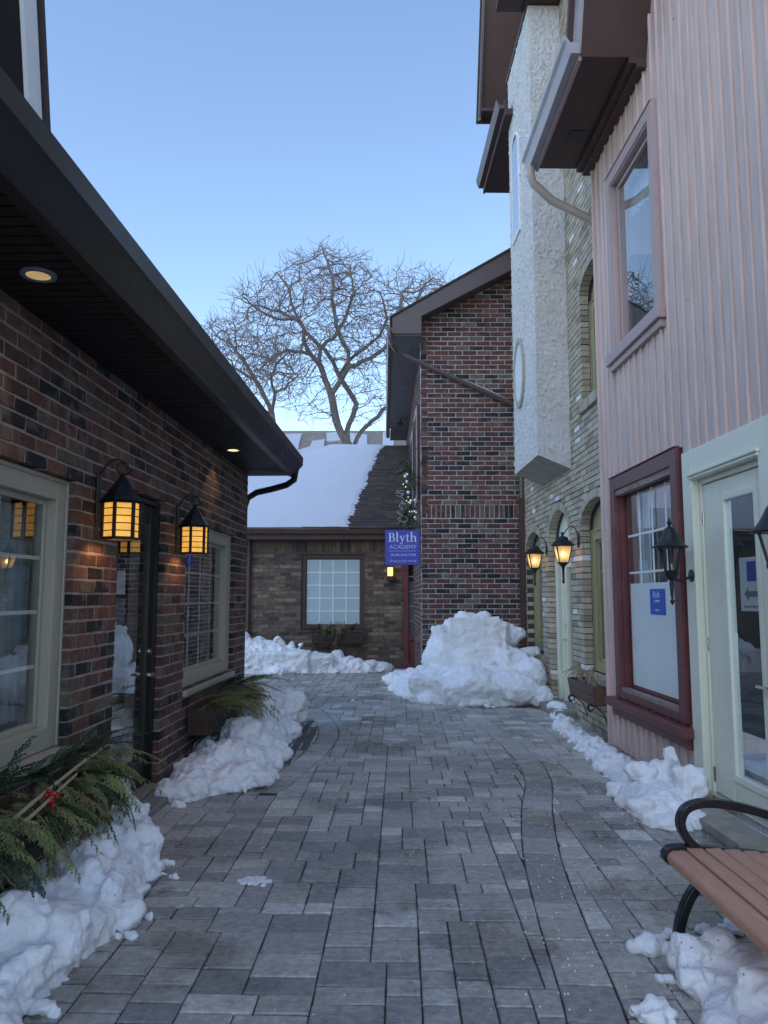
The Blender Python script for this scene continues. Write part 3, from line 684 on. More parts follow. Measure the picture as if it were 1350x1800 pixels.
def board_mesh(wid, v0, v1):
    b = MB(); h = wid/2; P = [(-h, -.018), (-h, .016), (-h+.004, .020), (-h+.022, .020), (-h+.027, .015), (-h+.029, .0015), (h-.008, .0), (h-.003, -.004), (h-.002, -.018)]
    n = len(P); i = 0; b.v = [FR(u, v0, w) for u, w in P]+[FR(u, v1, w) for u, w in P]
    for q in range(n-1): b.f.append((q, q+1, n+q+1, n+q)); b.m.append(0)
    b.f.append(tuple(range(n))); b.m.append(0); b.f.append(tuple(range(n, 2*n))); b.m.append(0)
    return b.mesh('siding_board', M['pink'], 30)
u = 0.0
while u > -9:
    wd_ = r.choice((.158, .166, .172, .18)); a, b = u-wd_, u; iv = [(.02 if u > -2.3 else .0, 8.6)]
    for o in pops:
        if o[0] < (a+b)/2+.03 < o[1] or o[0] < (a+b)/2-.03 < o[1]:
            n = []
            for p, q in iv:
                if o[3] <= p or o[2] >= q: n.append((p, q)); continue
                if o[2] > p+.02: n.append((p, o[2]))
                if o[3] < q: n.append((o[3], q))
            iv = n
    for p, q in iv:
        key = (round(p, 2), round(q, 2))
        if key+(wd_,) not in _bc: _bc[key+(wd_,)] = board_mesh(wd_-.002, p, q)
        link('siding_board', _bc[key+(wd_,)], pink, FR((a+b)/2, 0, r.uniform(-.006, .004)), (r.uniform(-.0006, .0006), 0, 0))
    u -= wd_
rc_ = random.Random(31)
for k in range(9):
    uu = rc_.uniform(-5.0, -.2); vv = rc_.uniform(3.0, 8.0); ll_ = rc_.choice((.015, .02, .03, .05)); q = MB()
    if any(o[0]-.1 < uu < o[1]+.1 and o[2]-.6 < vv < o[3]+.2 for o in pops): continue
    q.hexa([FR(uu-.003, vv, -.01), FR(uu+.003, vv, -.01), FR(uu+.003, vv, .0055), FR(uu-.003, vv, .0055), FR(uu-.001, vv+ll_, -.01), FR(uu+.004, vv+ll_, -.01), FR(uu+.004, vv+ll_, .0055), FR(uu-.001, vv+ll_, .0055)]); q.build('crack', M['wood_box'], pink)
cbd = MB(); cbd.mbox(FR, -.002, .03, -.05, 8.6, -.12, .03); bevel(cbd.build('corner_board', M['pink'], pink), .005)
def cased_window(o, label_mat, u0, u1, v0, v1, cw, glass_w, proud, name, skew=.022):
    """casing boards standing proud, stepped inner frame, pane set back"""
    c = MB(); c.mbox(FR, u0, u0+cw, v0, v1, -.05, proud); c.mbox(FR, u1-cw, u1, v0, v1, -.05, proud); c.mbox(FR, u0+cw, u1-cw, v1-cw, v1, -.05, proud-.002); c.mbox(FR, u0+cw, u1-cw, v0, v0+cw*.5, -.05, proud-.004)
    c.mbox(FR, u0-.012, u0, v0, v1+.012, -.02, proud-.01); c.mbox(FR, u1, u1+.012, v0, v1+.012, -.02, proud-.01); c.mbox(FR, u0, u1, v1, v1+.012, -.02, proud+.012)
    w = bevel(c.build(name, label_mat, o), .006)
    a, b, d, e = u0+cw, u1-cw, v0+cw*.5, v1-cw
    f = MB()
    for (dp_, t0) in ((0, .018), (.05, .045)):
        A, B, D_, E_ = a+dp_*.5, b-dp_*.5, d+dp_*.5, e-dp_*.5
        f.mbox(FR, A, A+t0, D_, E_, glass_w-.04, glass_w+.07-dp_*1.2); f.mbox(FR, B-t0, B, D_, E_, glass_w-.04, glass_w+.07-dp_*1.2)
        f.mbox(FR, A+t0, B-t0, E_-t0, E_, glass_w-.04, glass_w+.069-dp_*1.2); f.mbox(FR, A+t0, B-t0, D_, D_+t0, glass_w-.04, glass_w+.069-dp_*1.2)
    bevel(f.build('inner_frame', label_mat, w), .004)
    a += .07; b -= .07; d += .07; e -= .07
    p = MB(); tl = skew*(b-a); p.poly([FR(a, d, glass_w-tl), FR(b, d, glass_w), FR(b, e, glass_w), FR(a, e, glass_w-tl)]); p.build('pane', M['glass'], w, recalc=False)
    return w, (a, b, d, e)
w1, (a, b, d, e) = cased_window(pink, M['pinktrim'], -1.95, -.55, 4.16, 6.15, .12, -.04, .045, 'upper_window', -.012)
q = MB(); q.mbox(FR, -2.01, -.49, 4.06, 4.17, -.03, .085); q.mbox(FR, -1.97, -.53, 3.99, 4.06, -.03, .05); bevel(q.build('sill', M['pinktrim'], w1), .008)
curtain(w1, FR, a-.1, a+.22, d-.1, e+.1, -.16, M['curtain'], 4, .03); curtain(w1, FR, a-.1, b+.1, e-.3, e+.1, -.2, M['blind'], 12, .03)
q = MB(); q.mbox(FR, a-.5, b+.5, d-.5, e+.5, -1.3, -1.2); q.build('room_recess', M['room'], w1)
w2, (a, b, d, e) = cased_window(pink, M['redtrim'], -2.16, -.34, .57, 2.86, .14, -.085, .04, 'red_window')
q = MB(); q.mbox(FR, -2.30, -.20, .47, .555, -.03, .12); q.mbox(FR, -2.24, -.26, .375, .47, -.03, .06); bevel(q.build('sill', M['redtrim'], w2), .012)
q = MB(); q.mbox(FR, -2.02, -.48, .62, .672, -.05, .025); q.build('weathered_ledge', M['peeled'], w2)
q = MB(); q.mbox(FR, -2.02, -.48, 2.66, 2.725, -.05, .022); q.build('weathered_head', M['peeled'], w2)
q = MB(); q.poly([FR(a, d, -.082), FR(b, d, -.082), FR(b, 1.735, -.082), FR(a, 1.735, -.082)]); q.build('frosted_film', M['film'], w2, recalc=False)
for k in range(1, 4):
    x = a+(b-a)*k/4; q = MB(); q.mbox(FR, x-.011, x+.011, 1.735, e, -.0835, -.075); q.build('glazing_bar', M['muntin'], w2)
for y in (1.845, 2.225): q = MB(); q.mbox(FR, a, b, y-.011, y+.011, -.0836, -.0755); q.build('glazing_bar', M['muntin'], w2)
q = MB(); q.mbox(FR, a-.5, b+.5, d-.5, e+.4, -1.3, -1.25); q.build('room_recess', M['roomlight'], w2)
curtain(w2, FR, b-.32, b+.05, 1.7, e, -.2, M['blind'], 5, .02)
pst = tag(thing('window_poster', 'small square blue poster stuck inside the oxblood-framed window', 'poster', R_BASE, -R_ANG))
q = MB(); q.mbox(FR, -1.50, -1.12, 1.435, 1.675, -.0805, -.0765); q.build('sheet', M['posterblue'], pst)

# glazed door in pale green casing
dc = MB(); cw = .19
dc.mbox(FR, -2.45, -2.27, .02, 2.78, -.12, .035); dc.mbox(FR, -3.75, -3.52, .02, 2.78, -.12, .035); dc.mbox(FR, -3.52, -2.45, 2.56, 2.78, -.12, .034)
dc.mbox(FR, -3.54, -2.43, 2.535, 2.56, -.1, .05); dc.mbox(FR, -2.49, -2.45, .08, 2.54, -.14, -.02); dc.mbox(FR, -3.52, -3.48, .08, 2.54, -.14, -.02); dc.mbox(FR, -3.48, -2.49, 2.49, 2.535, -.14, -.02)
dc.mbox(FR, -3.55, -2.42, 2.56, 2.585, .03, .062)
bevel(dc.build('door_casing', M['mint'], pink), .008)
pd = MB(); wd2 = -.035
pd.mbox(FR, -2.80, -2.495, .12, 2.485, -.1, wd2); pd.mbox(FR, -3.475, -3.36, .12, 2.485, -.1, wd2); pd.mbox(FR, -3.36, -2.80, 2.335, 2.485, -.1, wd2-.001); pd.mbox(FR, -3.36, -2.80, .12, .31, -.1, wd2-.001)
for (a, b, c, d) in ((-2.86, -2.80, .27, 2.375), (-3.36, -3.31, .27, 2.375)): pd.mbox(FR, a, b, c, d, -.09, wd2+.012)
pd.mbox(FR, -3.31, -2.86, 2.315, 2.375, -.09, wd2+.011); pd.mbox(FR, -3.31, -2.86, .27, .325, -.09, wd2+.011)
gdoor = bevel(pd.build('glazed_door', M['mint'], pink), .01, 3)
p = MB(); p.poly([FR(-3.31, .32, -.056), FR(-2.86, .32, -.046), FR(-2.86, 2.32, -.046), FR(-3.31, 2.32, -.056)]); p.build('pane', M['glass'], gdoor, recalc=False)
q = MB(); q.mbox(FR, -3.9, -2.4, 0, 2.6, -1.5, -1.4); q.build('room_recess', M['room'], gdoor)
for v in (2.22, 1.235, .25):
    q = MB(); q.tube([FR(-2.485, v-.055, -.035), FR(-2.485, v+.055, -.035)], .012, 10); q.mbox(FR, -2.53, -2.49, v-.05, v+.05, -.062, -.052); q.build('hinge', M['steel'] if v > 1 else M['brass'], gdoor, 40)
q = MB(); q.tube([FR(-3.42, 1.0, -.06), FR(-3.42, 1.0, .0), FR(-3.30, 1.0, .01)], .011, 8); q.mbox(FR, -3.445, -3.395, .9, 1.16, -.06, -.05); q.build('handle', M['steel'], gdoor, 40)
th = MB(); th.mbox(FR, -3.5, -2.46, .045, .12, -.14, .03); th.mbox(FR, -3.5, -2.46, .03, .07, .03, .06); bevel(th.build('threshold', M['steel'], pink), .006)
nt_ = thing('window_poster', 'white paper notice with blue square and arrow behind the door glass', 'poster', R_BASE, -R_ANG)
q = MB(); q.mbox(FR, -3.27, -2.98, 1.50, 1.88, -.070, -.067); q.build('sheet', M['paper'], nt_)
q = MB(); q.mbox(FR, -3.22, -3.09, 1.71, 1.85, -.0665, -.065); q.build('blue_print', M['paperblue'], nt_)
q = MB(); q.extrude([(-3.07+.03, 1.62), (-3.10, 1.67), (-3.10, 1.64), (-3.24, 1.64), (-3.24, 1.60), (-3.10, 1.60), (-3.10, 1.57)], FR, -.0665, -.065); q.build('arrow', M['papergrey'], nt_)
# eaves: flat brown soffit, pale gutter, then the steep rake towards the camera
ev = MB(); ev.mbox(FR, -1.78, .14, 6.70, 6.76, -.02, .62); ev.build('soffit', M['brown'], pink)
ev = MB(); ev.mbox(FR, -1.78, .14, 6.66, 6.92, .62, .655); ev.build('fascia', M['pinktrim'], pink)
ev = MB(); ev.mbox(FR, -1.78, .12, 6.60, 6.702, .001, .10); ev.mbox(FR, -1.78, .12, 6.64, 6.701, .10, .17); ev.build('bed_moulding', M['brown'], pink)
ev = MB(); along(ev, [(.655, 6.69), (.735, 6.69), (.76, 6.74), (.77, 6.80), (.80, 6.83), (.80, 6.87), (.785, 6.87), (.74, 6.80), (.655, 6.80)], -1.84, .22, -1); ev.build('gutter', M['gutter_pale'], pink, 30)
ev = MB(); ev.mbox(FR, -.62, -.42, 6.694, 6.6995, .22, .42); ev.build('vent', M['black'], pink)
ev = MB(); ev.tube([FR(.10, 6.69, .72), FR(.10, 6.58, .72), FR(.13, 6.50, .68), FR(.20, 6.33, .45), FR(.26, 6.14, .0), FR(.28, 6.08, -.08)], .05, 10); ev.build('downpipe', M['pipe_cream'], pink, 40)
rk = MB()
def rk_pts(u, v): return u, v
u_a, v_a, u_b, v_b = -1.78, 6.70, -3.2, 10.6
l = math.hypot(u_b-u_a, v_b-v_a); nx, nv = (v_b-v_a)/l*.06, -(u_b-u_a)/l*.06
rk.hexa([FR(u_a, v_a, -.02), FR(u_a, v_a, .63), FR(u_a+nx, v_a+nv, .63), FR(u_a+nx, v_a+nv, -.02), FR(u_b, v_b, -.02), FR(u_b, v_b, .63), FR(u_b+nx, v_b+nv, .63), FR(u_b+nx, v_b+nv, -.02)]); rk.build('rake_soffit', M['brown'], pink)
rk = MB(); rk.hexa([FR(u_a-.02, v_a+.02, .63), FR(u_a-.02, v_a+.02, .665), FR(u_a+4.2*nx, v_a+4.2*nv, .665), FR(u_a+4.2*nx, v_a+4.2*nv, .63), FR(u_b, v_b, .63), FR(u_b, v_b, .665), FR(u_b+4.2*nx, v_b+4.2*nv, .665), FR(u_b+4.2*nx, v_b+4.2*nv, .63)]); rk.build('rake_board', M['gutter_pale'], pink)
rk = MB(); rk.hexa([FR(u_a+3.3*nx, v_a+3.3*nv, -3), FR(u_a+3.3*nx, v_a+3.3*nv, .72), FR(u_a+4.4*nx, v_a+4.4*nv, .72), FR(u_a+4.4*nx, v_a+4.4*nv, -3), FR(u_b+3.3*nx, v_b+3.3*nv, -3), FR(u_b+3.3*nx, v_b+3.3*nv, .72), FR(u_b+4.4*nx, v_b+4.4*nv, .72), FR(u_b+4.4*nx, v_b+4.4*nv, -3)]); rk.build('rake_shingles', M['brown'], pink)
rk = MB(); rk.hexa([FR(-1.6, 6.9, -3), FR(.15, 6.9, -3), FR(.15, 6.9, .62), FR(-1.6, 6.9, .62), FR(-1.6, 7.4, -3), FR(.15, 7.4, -3), FR(.15, 6.95, .62), FR(-1.6, 6.95, .62)]); rk.build('roof', M['shingle'], pink)

# stone step blocks below the glazed door
for i, (u0, u1, v1, lab) in enumerate(((-2.62, -2.28, .15, 'rough grey stone block at the corner of the pale green door'), (-3.6, -2.64, .085, 'long flat stone step below the pale green glazed door'))):
    r = random.Random(40+i); b = bmesh.new()
    pts = [FR(r.uniform(u0, u1), r.uniform(0, v1), r.uniform(.03, .34)) for _ in range(16)]+[FR(a, c, w) for a in (u0+.02, u1-.02) for c in (0, v1-.02) for w in (.035, .31)]
    for p_ in pts: b.verts.new(p_)
    bmesh.ops.convex_hull(b, input=b.verts[:]); me = bpy.data.meshes.new('step_stone'); b.to_mesh(me); b.free(); me.materials.append(M['stone'])
    o = link('step_stone', me, None, R_BASE, (0, 0, -R_ANG)); tag(o, lab, 'stone step'); bevel(o, .012, 2, 20)
# ------------------------------------------------------------------ right: tan brick house with arches and the stucco oriel
SET = -.10
FT = lambda u, v, w: FR(u, v, w+SET)
tan = thing('tan_brick_house', 'tan brick house with arched openings and a white stucco oriel', 'building', R_BASE, -R_ANG)
tops = [dict(u0=3.72, u1=4.92, v0=.70, v1=2.38, rise=.30), dict(u0=1.92, u1=3.20, v0=0.0, v1=2.36, rise=.50), dict(u0=.06, u1=1.33, v0=.66, v1=2.50, rise=.30), dict(u0=.06, u1=1.10, v0=4.08, v1=5.45, rise=.28)]
mb = MB(); inside_wall_cells(mb, FT, .035, 5.30, -.05, 12.3, tops, .35); mb.build('wall', M['mortar_dark'], tan, recalc=False)
TBL, TBH, TJ = .235, .0775, .0105
lst = lay_courses(FT, .04, 5.30, -.03, 12.2, TBL, TBH, TJ, tops, (5, 4, 4, 3, 2, .8), keep=lambda u, v: not (1.8 < u < 3.35 and 3.5 < v < 10), arch_ring=.115, seed=5)
place_bricks(tan, FT, 'T', lst, M['brick_tan'], limit=300, hidden=lambda x, y: x < 915 or (x < 972 and y > 1100) or x > 1075)
for o in tops:                              # voussoirs
    um, hw = (o['u0']+o['u1'])/2, (o['u1']-o['u0'])/2; n = int((math.pi*(hw+o['rise'])/2)/.075); ri, ro = 0, .11
    for k in range(n):
        t0, t1 = math.pi*(k+.07)/n, math.pi*(k+.93)/n; b = MB()
        L4 = [(um+(hw+a)*math.cos(t), o['v1']+(o['rise']+a)*math.sin(t)) for a, t in ((0, t0), (ro, t0), (ro, t1), (0, t1))]
        if max(q[0] for q in L4) < .05: continue
        b.extrude(L4, FT, -.11, .006+rnd.uniform(0, .006)); b.build('voussoir', M['brick_tan'][rnd.choice((0, 1, 2, 3))], tan)
def arch_loop(u0, u1, v0, v1, rise, n=16):
    um, hw = (u0+u1)/2, (u1-u0)/2
    return [(u0, v0), (u1, v0)]+[(um+hw*math.cos(math.pi*k/n), v1+rise*math.sin(math.pi*k/n)) for k in range(n+1)]
for i in (0, 2, 3):
    o = tops[i]; fm = M['olive']; w = -.13
    head = MB(); head.extrude(arch_loop(o['u0']+.004, o['u1']-.004, o['v1']-.05, o['v1'], o['rise']-.004)[0:], FT, w-.06, w-.02); 
    wi, gg = window(tan, FT, o['u0']+.004, o['u1']-.004, o['v0']+.01, o['v1']-.051, w, fm, 2, 4, fw=.13, gd=.05, munt_mat=M['cream'], room=M['roomlight'], room_depth=.6, blind=M['film'] if i == 0 else None)
    head.build('arch_panel', fm, wi)
    if i == 2: curtain(wi, FT, gg[0], gg[1], gg[2], gg[3], gg[4]-.1, M['curtain'], 10, .02)
    n = int((o['u1']-o['u0']+.2)/.078)
    for k in range(n):                       # brick-on-edge sill
        a = o['u0']-.08+k*.078; b = MB()
        if a < .05: continue
        b.mbox(FT, a+.004, a+.074, o['v0']-.145, o['v0']-.01, -.12, .045+rnd.uniform(-.004, .004)); bevel(b.build('sill_brick', M['brick_tan'][rnd.choice((0, 2, 3, 4))], tan), .004, 1)
# arched door
o = tops[1]; w = -.12
q = MB(); q.extrude(arch_loop(o['u0']+.004, o['u1']-.004, o['v1']-.08, o['v1'], o['rise']-.004), FT, w-.06, w-.03); tymp = q.build('arch_panel', M['mint'], tan)
q = MB()
q.mbox(FT, 1.924, 2.06, .10, 2.28, w-.12, w+.03); q.mbox(FT, 3.06, 3.196, .10, 2.28, w-.12, w+.03); q.mbox(FT, 2.06, 3.06, 2.17, 2.279, w-.12, w+.029); q.mbox(FT, 1.924, 3.196, 2.28, 2.32, w-.12, w+.05)
q.mbox(FT, 2.80, 2.84, .10, 2.17, w-.1, w+.028)
q.mbox(FT, 2.84, 3.06, .10, .5, w-.1, w-.01); bevel(q.build('door_frame', M['mint'], tan), .006)
q = MB(); q.mbox(FT, 2.06, 2.17, .11, 2.165, w-.07, w-.02); q.mbox(FT, 2.68, 2.80, .11, 2.165, w-.07, w-.02); q.mbox(FT, 2.17, 2.68, 2.03, 2.165, w-.07, w-.021); q.mbox(FT, 2.17, 2.68, .11, .36, w-.07, w-.021)
q.mbox(FT, 2.15, 2.19, .34, 2.05, w-.06, w-.002); q.mbox(FT, 2.66, 2.70, .34, 2.05, w-.06, w-.002)
adoor = bevel(q.build('door', M['mint'], tan), .006)
p = MB(); p.poly([FT(2.17, .36, w-.045), FT(2.68, .36, w-.045), FT(2.68, 2.03, w-.045), FT(2.17, 2.03, w-.045)]); p.poly([FT(2.84, .5, w-.05), FT(3.06, .5, w-.05), FT(3.06, 2.17, w-.05), FT(2.84, 2.17, w-.05)]); p.build('pane', M['glass'], adoor, recalc=False)
q = MB(); q.mbox(FT, 1.8, 3.3, 0, 2.6, w-1.2, w-1.1); q.build('room_recess', M['room'], adoor)
q = MB(); q.tube([FT(2.74, .98, w-.02), FT(2.74, .98, w+.04), FT(2.63, .985, w+.05)], .011, 8); q.mbox(FT, 2.715, 2.765, 1.14, 1.24, w-.02, w-.005); q.build('handle', M['steel'], adoor, 40)
q = MB(); q.mbox(FT, 1.80, 3.32, -.03, .10, -.3, .28); bevel(q.build('door_step', M['concrete'], tan), .02)
# oriel: rough stucco box carried out from the wall
def stucco_face(mb, P, nu, nv, nrm, amp, edge0=True):
    base = len(mb.v); n = Vector(nrm)
    for j in range(nv+1):
        for i in range(nu+1):
            p = P(i/nu, j/nv); q = Vector(p)
            s = noise.noise(q*7.0)*.5+noise.noise(q*17)*.35
            rg = abs(noise.noise(Vector((q.x*15, q.y*15, q.z*19))+Vector((3.1, 0, 0)))); rd = max(0, .16-rg)/.16
            rg2 = abs(noise.noise(Vector((q.x*24, q.y*24, q.z*20)))); rd2 = max(0, .14-rg2)/.14
            h = amp*(s*.22+rd*1.0*(.6+.4*noise.noise(q*3))+rd2*.5)-amp*.2
            e = 1.0 if 0 < i < nu and 0 < j < nv else 0.0
            mb.v.append(tuple(q+n*h*e))
    for j in range(nv):
        for i in range(nu):
            a = base+j*(nu+1)+i; mb.f.append((a, a+1, a+nu+2, a+nu+1)); mb.m.append(0)
OU0, OU1, OW, OT = 1.74, 3.42, .35, 10.15
mb = MB(); mid = .012
bot = lambda w: 3.33+(w-SET)/(OW-SET)*.19
stucco_face(mb, lambda s, t: FR(OU0+(OU1-OU0)*s, 3.52+(OT-3.52)*t, OW), 100, 380, FR(0, 0, 1), .027)
stucco_face(mb, lambda s, t: FR(OU0, bot(SET+(OW-SET)*s)+(OT-bot(SET+(OW-SET)*s))*t, SET+(OW-SET)*s), 28, 380, (0, -1, 0), .027)
mb.poly([FR(OU1, 3.33, SET), FR(OU1, 3.52, OW), FR(OU1, OT, OW), FR(OU1, OT, SET)])
oriel = mb.build('oriel', M['stucco'], tan, 60, recalc=False)
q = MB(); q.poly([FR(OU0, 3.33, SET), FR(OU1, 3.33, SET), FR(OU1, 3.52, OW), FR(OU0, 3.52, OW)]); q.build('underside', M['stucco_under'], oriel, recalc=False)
q = MB(); cu_, cv_, ra, rb = 2.84, 4.985, .37, .54; n = 40
for (s0, s1, w0, w1_) in ((1.0, .84, OW-.02, OW+.045),):
    for k in range(n):
        t0, t1 = 2*math.pi*k/n, 2*math.pi*(k+1)/n
        for A, B in (((1.0, w1_-.01), (1.0, w0)), ((1.0, w1_-.01), (.95, w1_)), ((.95, w1_), (.86, w1_-.004)), ((.86, w1_-.004), (.82, OW+.005))):
            q.poly([FR(cu_+ra*A[0]*math.cos(t0), cv_+rb*A[0]*math.sin(t0), A[1]), FR(cu_+ra*A[0]*math.cos(t1), cv_+rb*A[0]*math.sin(t1), A[1]), FR(cu_+ra*B[0]*math.cos(t1), cv_+rb*B[0]*math.sin(t1), B[1]), FR(cu_+ra*B[0]*math.cos(t0), cv_+rb*B[0]*math.sin(t0), B[1])])
q.build('oval_frame', M['cream'], oriel, True, recalc=False)
q = MB(); q.poly([FR(cu_+ra*.83*math.cos(2*math.pi*k/n), cv_+rb*.83*math.sin(2*math.pi*k/n), OW+.022) for k in range(n)]); q.build('oval_pane', M['film'], oriel, recalc=False)
lo_ = arch_loop(2.56, 3.12, 7.15, 8.55, .30)
li_ = arch_loop(2.60, 3.08, 7.20, 8.55, .26)
q = MB()
for k in range(len(lo_)):
    m_ = (k+1) % len(lo_)
    for A, wa, B, wb in ((lo_, OW-.02, lo_, OW+.03), (lo_, OW+.03, li_, OW+.03), (li_, OW+.03, li_, OW-.0)):
        q.poly([FR(*A[k], wa), FR(*A[m_], wa), FR(*B[m_], wb), FR(*B[k], wb)])
q.build('arch_window_frame', M['muntin'], oriel, recalc=False)
q = MB(); q.poly([FR(u, v, OW+.019) for u, v in li_]); q.build('arch_window_backing', M['roomlight'], oriel, recalc=False)
q = MB(); q.poly([FR(u, v, OW+.022) for u, v in li_]); q.build('arch_window_pane', M['glass'], oriel, recalc=False)
# roofs above the oriel
def steep(mb, F, u_lo, v_lo, u_hi, v_hi, w0, w1, t):
    dx, dv = u_hi-u_lo, v_hi-v_lo; l = math.hypot(dx, dv); nx, nv = dv/l*t, -dx/l*t
    mb.hexa([F(u_lo, v_lo, w0), F(u_lo, v_lo, w1), F(u_lo+nx, v_lo+nv, w1), F(u_lo+nx, v_lo+nv, w0), F(u_hi, v_hi, w0), F(u_hi, v_hi, w1), F(u_hi+nx, v_hi+nv, w1), F(u_hi+nx, v_hi+nv, w0)])
q = MB(); steep(q, FR, 4.82, 10.55, 3.62, 13.6, -.09, .60, .05); q.mbox(FR, 4.70, 5.0, 10.50, 10.56, -.09, .60); q.build('rake_soffit', M['brown'], tan)
q = MB(); steep(q, FR, 4.80, 10.40, 3.58, 13.5, .60, .635, .2); q.build('rake_board', M['brownlight'], tan)
q = MB(); steep(q, FR, 5.02, 10.45, 3.82, 13.5, -1.5, .66, .05); q.build('rake_shingles', M['brown'], tan)
q = MB(); q.mbox(FR, 1.42, 3.5, 10.16, 10.24, -.09, .37); q.mbox(FR, 1.30, 1.98, 10.24, 10.30, -.09, .78); q.build('oriel_cap', M['brown'], tan)
q = MB(); q.mbox(FR, 1.34, 1.94, 10.305, 10.62, -.09, .72); q.build('oriel_fascia', M['brownlight'], tan)
q = MB(); q.mbox(FR, 1.28, 2.02, 10.62, 10.85, -.09, .80); q.build('oriel_eave', M['brown'], tan)
q = MB(); q.mbox(FR, 3.0, 5.42, 9.30, 9.40, -.09, .46); q.mbox(FR, 3.0, 5.42, 9.28, 9.55, .46, .49); q.build('eave_soffit', M['brown'], tan)
q = MB(); along(q, [(.49, 9.40), (.57, 9.40), (.60, 9.46), (.62, 9.55), (.605, 9.55), (.56, 9.45), (.49, 9.45)], 3.0, 5.44, -1); q.build('gutter', M['brownlight'], tan)

# ------------------------------------------------------------------ lanterns on the right-hand fronts
def carriage_lantern(label, u, v, w, lit=True, s=1.0, F=FT):
    """tapered four-sided lantern hung from a hooked arm, long drop below"""
    t = thing('wall_lantern', label, 'wall lantern', R_BASE, -R_ANG)
    C = Vector(F(u, v, w)); a, b, h = .058*s, .10*s, .22*s
    B4 = [C+Vector((x*a, y*a, 0)) for x, y in ((-1, -1), (1, -1), (1, 1), (-1, 1))]; T4 = [C+Vector((x*b, y*b, h)) for x, y in ((-1, -1), (1, -1), (1, 1), (-1, 1))]
    f = MB()
    for k in range(4):
        f.tube([B4[k], T4[k]], .008*s, 6); f.tube([B4[k], B4[(k+1) % 4]], .008*s, 6); f.tube([T4[k], T4[(k+1) % 4]], .009*s, 6)
    f.build('frame', M['black'], t, 40)
    for k in range(4):
        q = MB(); q.poly([B4[k], B4[(k+1) % 4], T4[(k+1) % 4], T4[k]]); q.build('glass_pane', M['frostglow'], t, recalc=False)
    q = MB(); c = (C.x, C.y, C.z+h); q.lathe(c, [(b*1.5, 0), (b*1.52, .012), (b*.95, .07*s), (b*.75, .075*s), (b*.7, .11*s), (b*.35, .125*s), (.012, .135*s), (.012, .15*s), (.02, .165*s), (.003, .185*s)], 4 if False else 8, a0=math.pi/8); q.build('hood', M['black'], t, 40)
    q = MB(); c = (C.x, C.y, C.z); q.lathe(c, [(.004, -.27*s), (.016, -.255*s), (.020, -.24*s), (.013, -.225*s), (.017, -.08*s), (.024, -.05*s), (a*1.1, -.012), (a*1.1, 0)], 10); q.build('drop_stem', M['black'], t, 40)
    q = MB(); pts = [Vector(F(u, v+h+.13*s, .01))+(Vector((C.x, C.y, 0))-Vector((*F(u, 0, .01)[:2], 0)))*(k/12)+Vector((0, 0, .13*s*math.sin(math.pi*(k/12)**.8))) for k in range(13)]
    q.tube(pts, .007*s, 6); q.build('hook_arm', M['black'], t, 50)
    q = MB(); q.mbox(F, u-.03, u+.03, v+h-.02, v+h+.17, .008, .022); bevel(q.build('back_plate', M['black'], t), .006)
    q = MB(); q.ball((C.x, C.y, C.z+h*.55), .02*s, 8, sc=(1, 1, 1.5)); q.tube([C+Vector((0, 0, 0)), C+Vector((0, 0, h*.42))], .012*s, 8, 1); q.build('bulb', [M['bulb'], M['paper']], t, True)
    if lit:
        ld = bpy.data.lights.new('lantern_light', 'POINT'); ld.energy = .5; ld.color = (1, .6, .22); ld.shadow_soft_size = .03
        lo = bpy.data.objects.new('lantern_light', ld); COL.objects.link(lo); lo.parent = t; lo.location = (C.x, C.y, C.z+h*.55)
    return t
carriage_lantern('lit black lantern on the tan brick pier left of the arched door', 3.30, 2.04, .20)
carriage_lantern('lit black lantern on the tan brick pier right of the arched door', 1.44, 2.04, .22)
def post_lantern(label, u, v, w):
    """six-ribbed lantern with a flared bell hood, unlit, on a low bracket"""
    t = thing('wall_lantern', label, 'wall lantern', R_BASE, -R_ANG); C = Vector(FR(u, v, w)); a, b, h = .045, .098, .20
    f = MB(); P0 = [C+Vector((a*math.cos(k*math.pi/3), a*math.sin(k*math.pi/3), 0)) for k in range(6)]; P1 = [C+Vector((b*math.cos(k*math.pi/3), b*math.sin(k*math.pi/3), h)) for k in range(6)]
    for k in range(6): f.tube([P0[k], P1[k]], .008, 6); f.tube([P1[k], P1[(k+1) % 6]], .008, 6); f.tube([P0[k], P0[(k+1) % 6]], .01, 6)
    f.build('frame', M['black'], t, 40)
    for k in range(6):
        q = MB(); q.poly([P0[k], P0[(k+1) % 6], P1[(k+1) % 6], P1[k]]); q.build('glass_pane', M['glassclear'], t, recalc=False)
    q = MB(); q.lathe((C.x, C.y, C.z+h), [(.135, -.008), (.14, .002), (.115, .018), (.085, .055), (.06, .10), (.042, .14), (.03, .155), (.012, .165), (.012, .18), (.022, .195), (.012, .215), (.003, .235)], 18); q.build('hood', M['black'], t, 40)
    q = MB(); q.lathe((C.x, C.y, C.z), [(.003, -.265), (.02, -.235), (.008, -.215), (.013, -.18), (.018, -.09), (.012, -.075), (.03, -.06), (.04, -.045), (.05, -.02), (.055, -.0), (.04, .012)], 14); q.build('finial_stem', M['black'], t, 40)
    q = MB(); q.tube([C+Vector((0, 0, -.05)), Vector(FR(u, v-.075, w*.6)), Vector(FR(u, v-.05, w*.35)), Vector(FR(u, v-.03, .03))], .010, 8); q.build('bracket', M['black'], t, 50)
    q = MB(); q.tube([FR(u, v-.03, .02), FR(u, v-.03, .045)], .05, 14); q.build('back_plate', M['black'], t, 40)
    q = MB(); q.ball((C.x, C.y, C.z+.10), .022, 10, sc=(1, 1, 1.7)); q.build('bulb', M['glassclear'], t, True)
    q = MB(); q.tube([C+Vector((0, 0, .0)), C+Vector((0, 0, .065))], .013, 8); q.build('bulb_socket', M['paper'], t, 40)
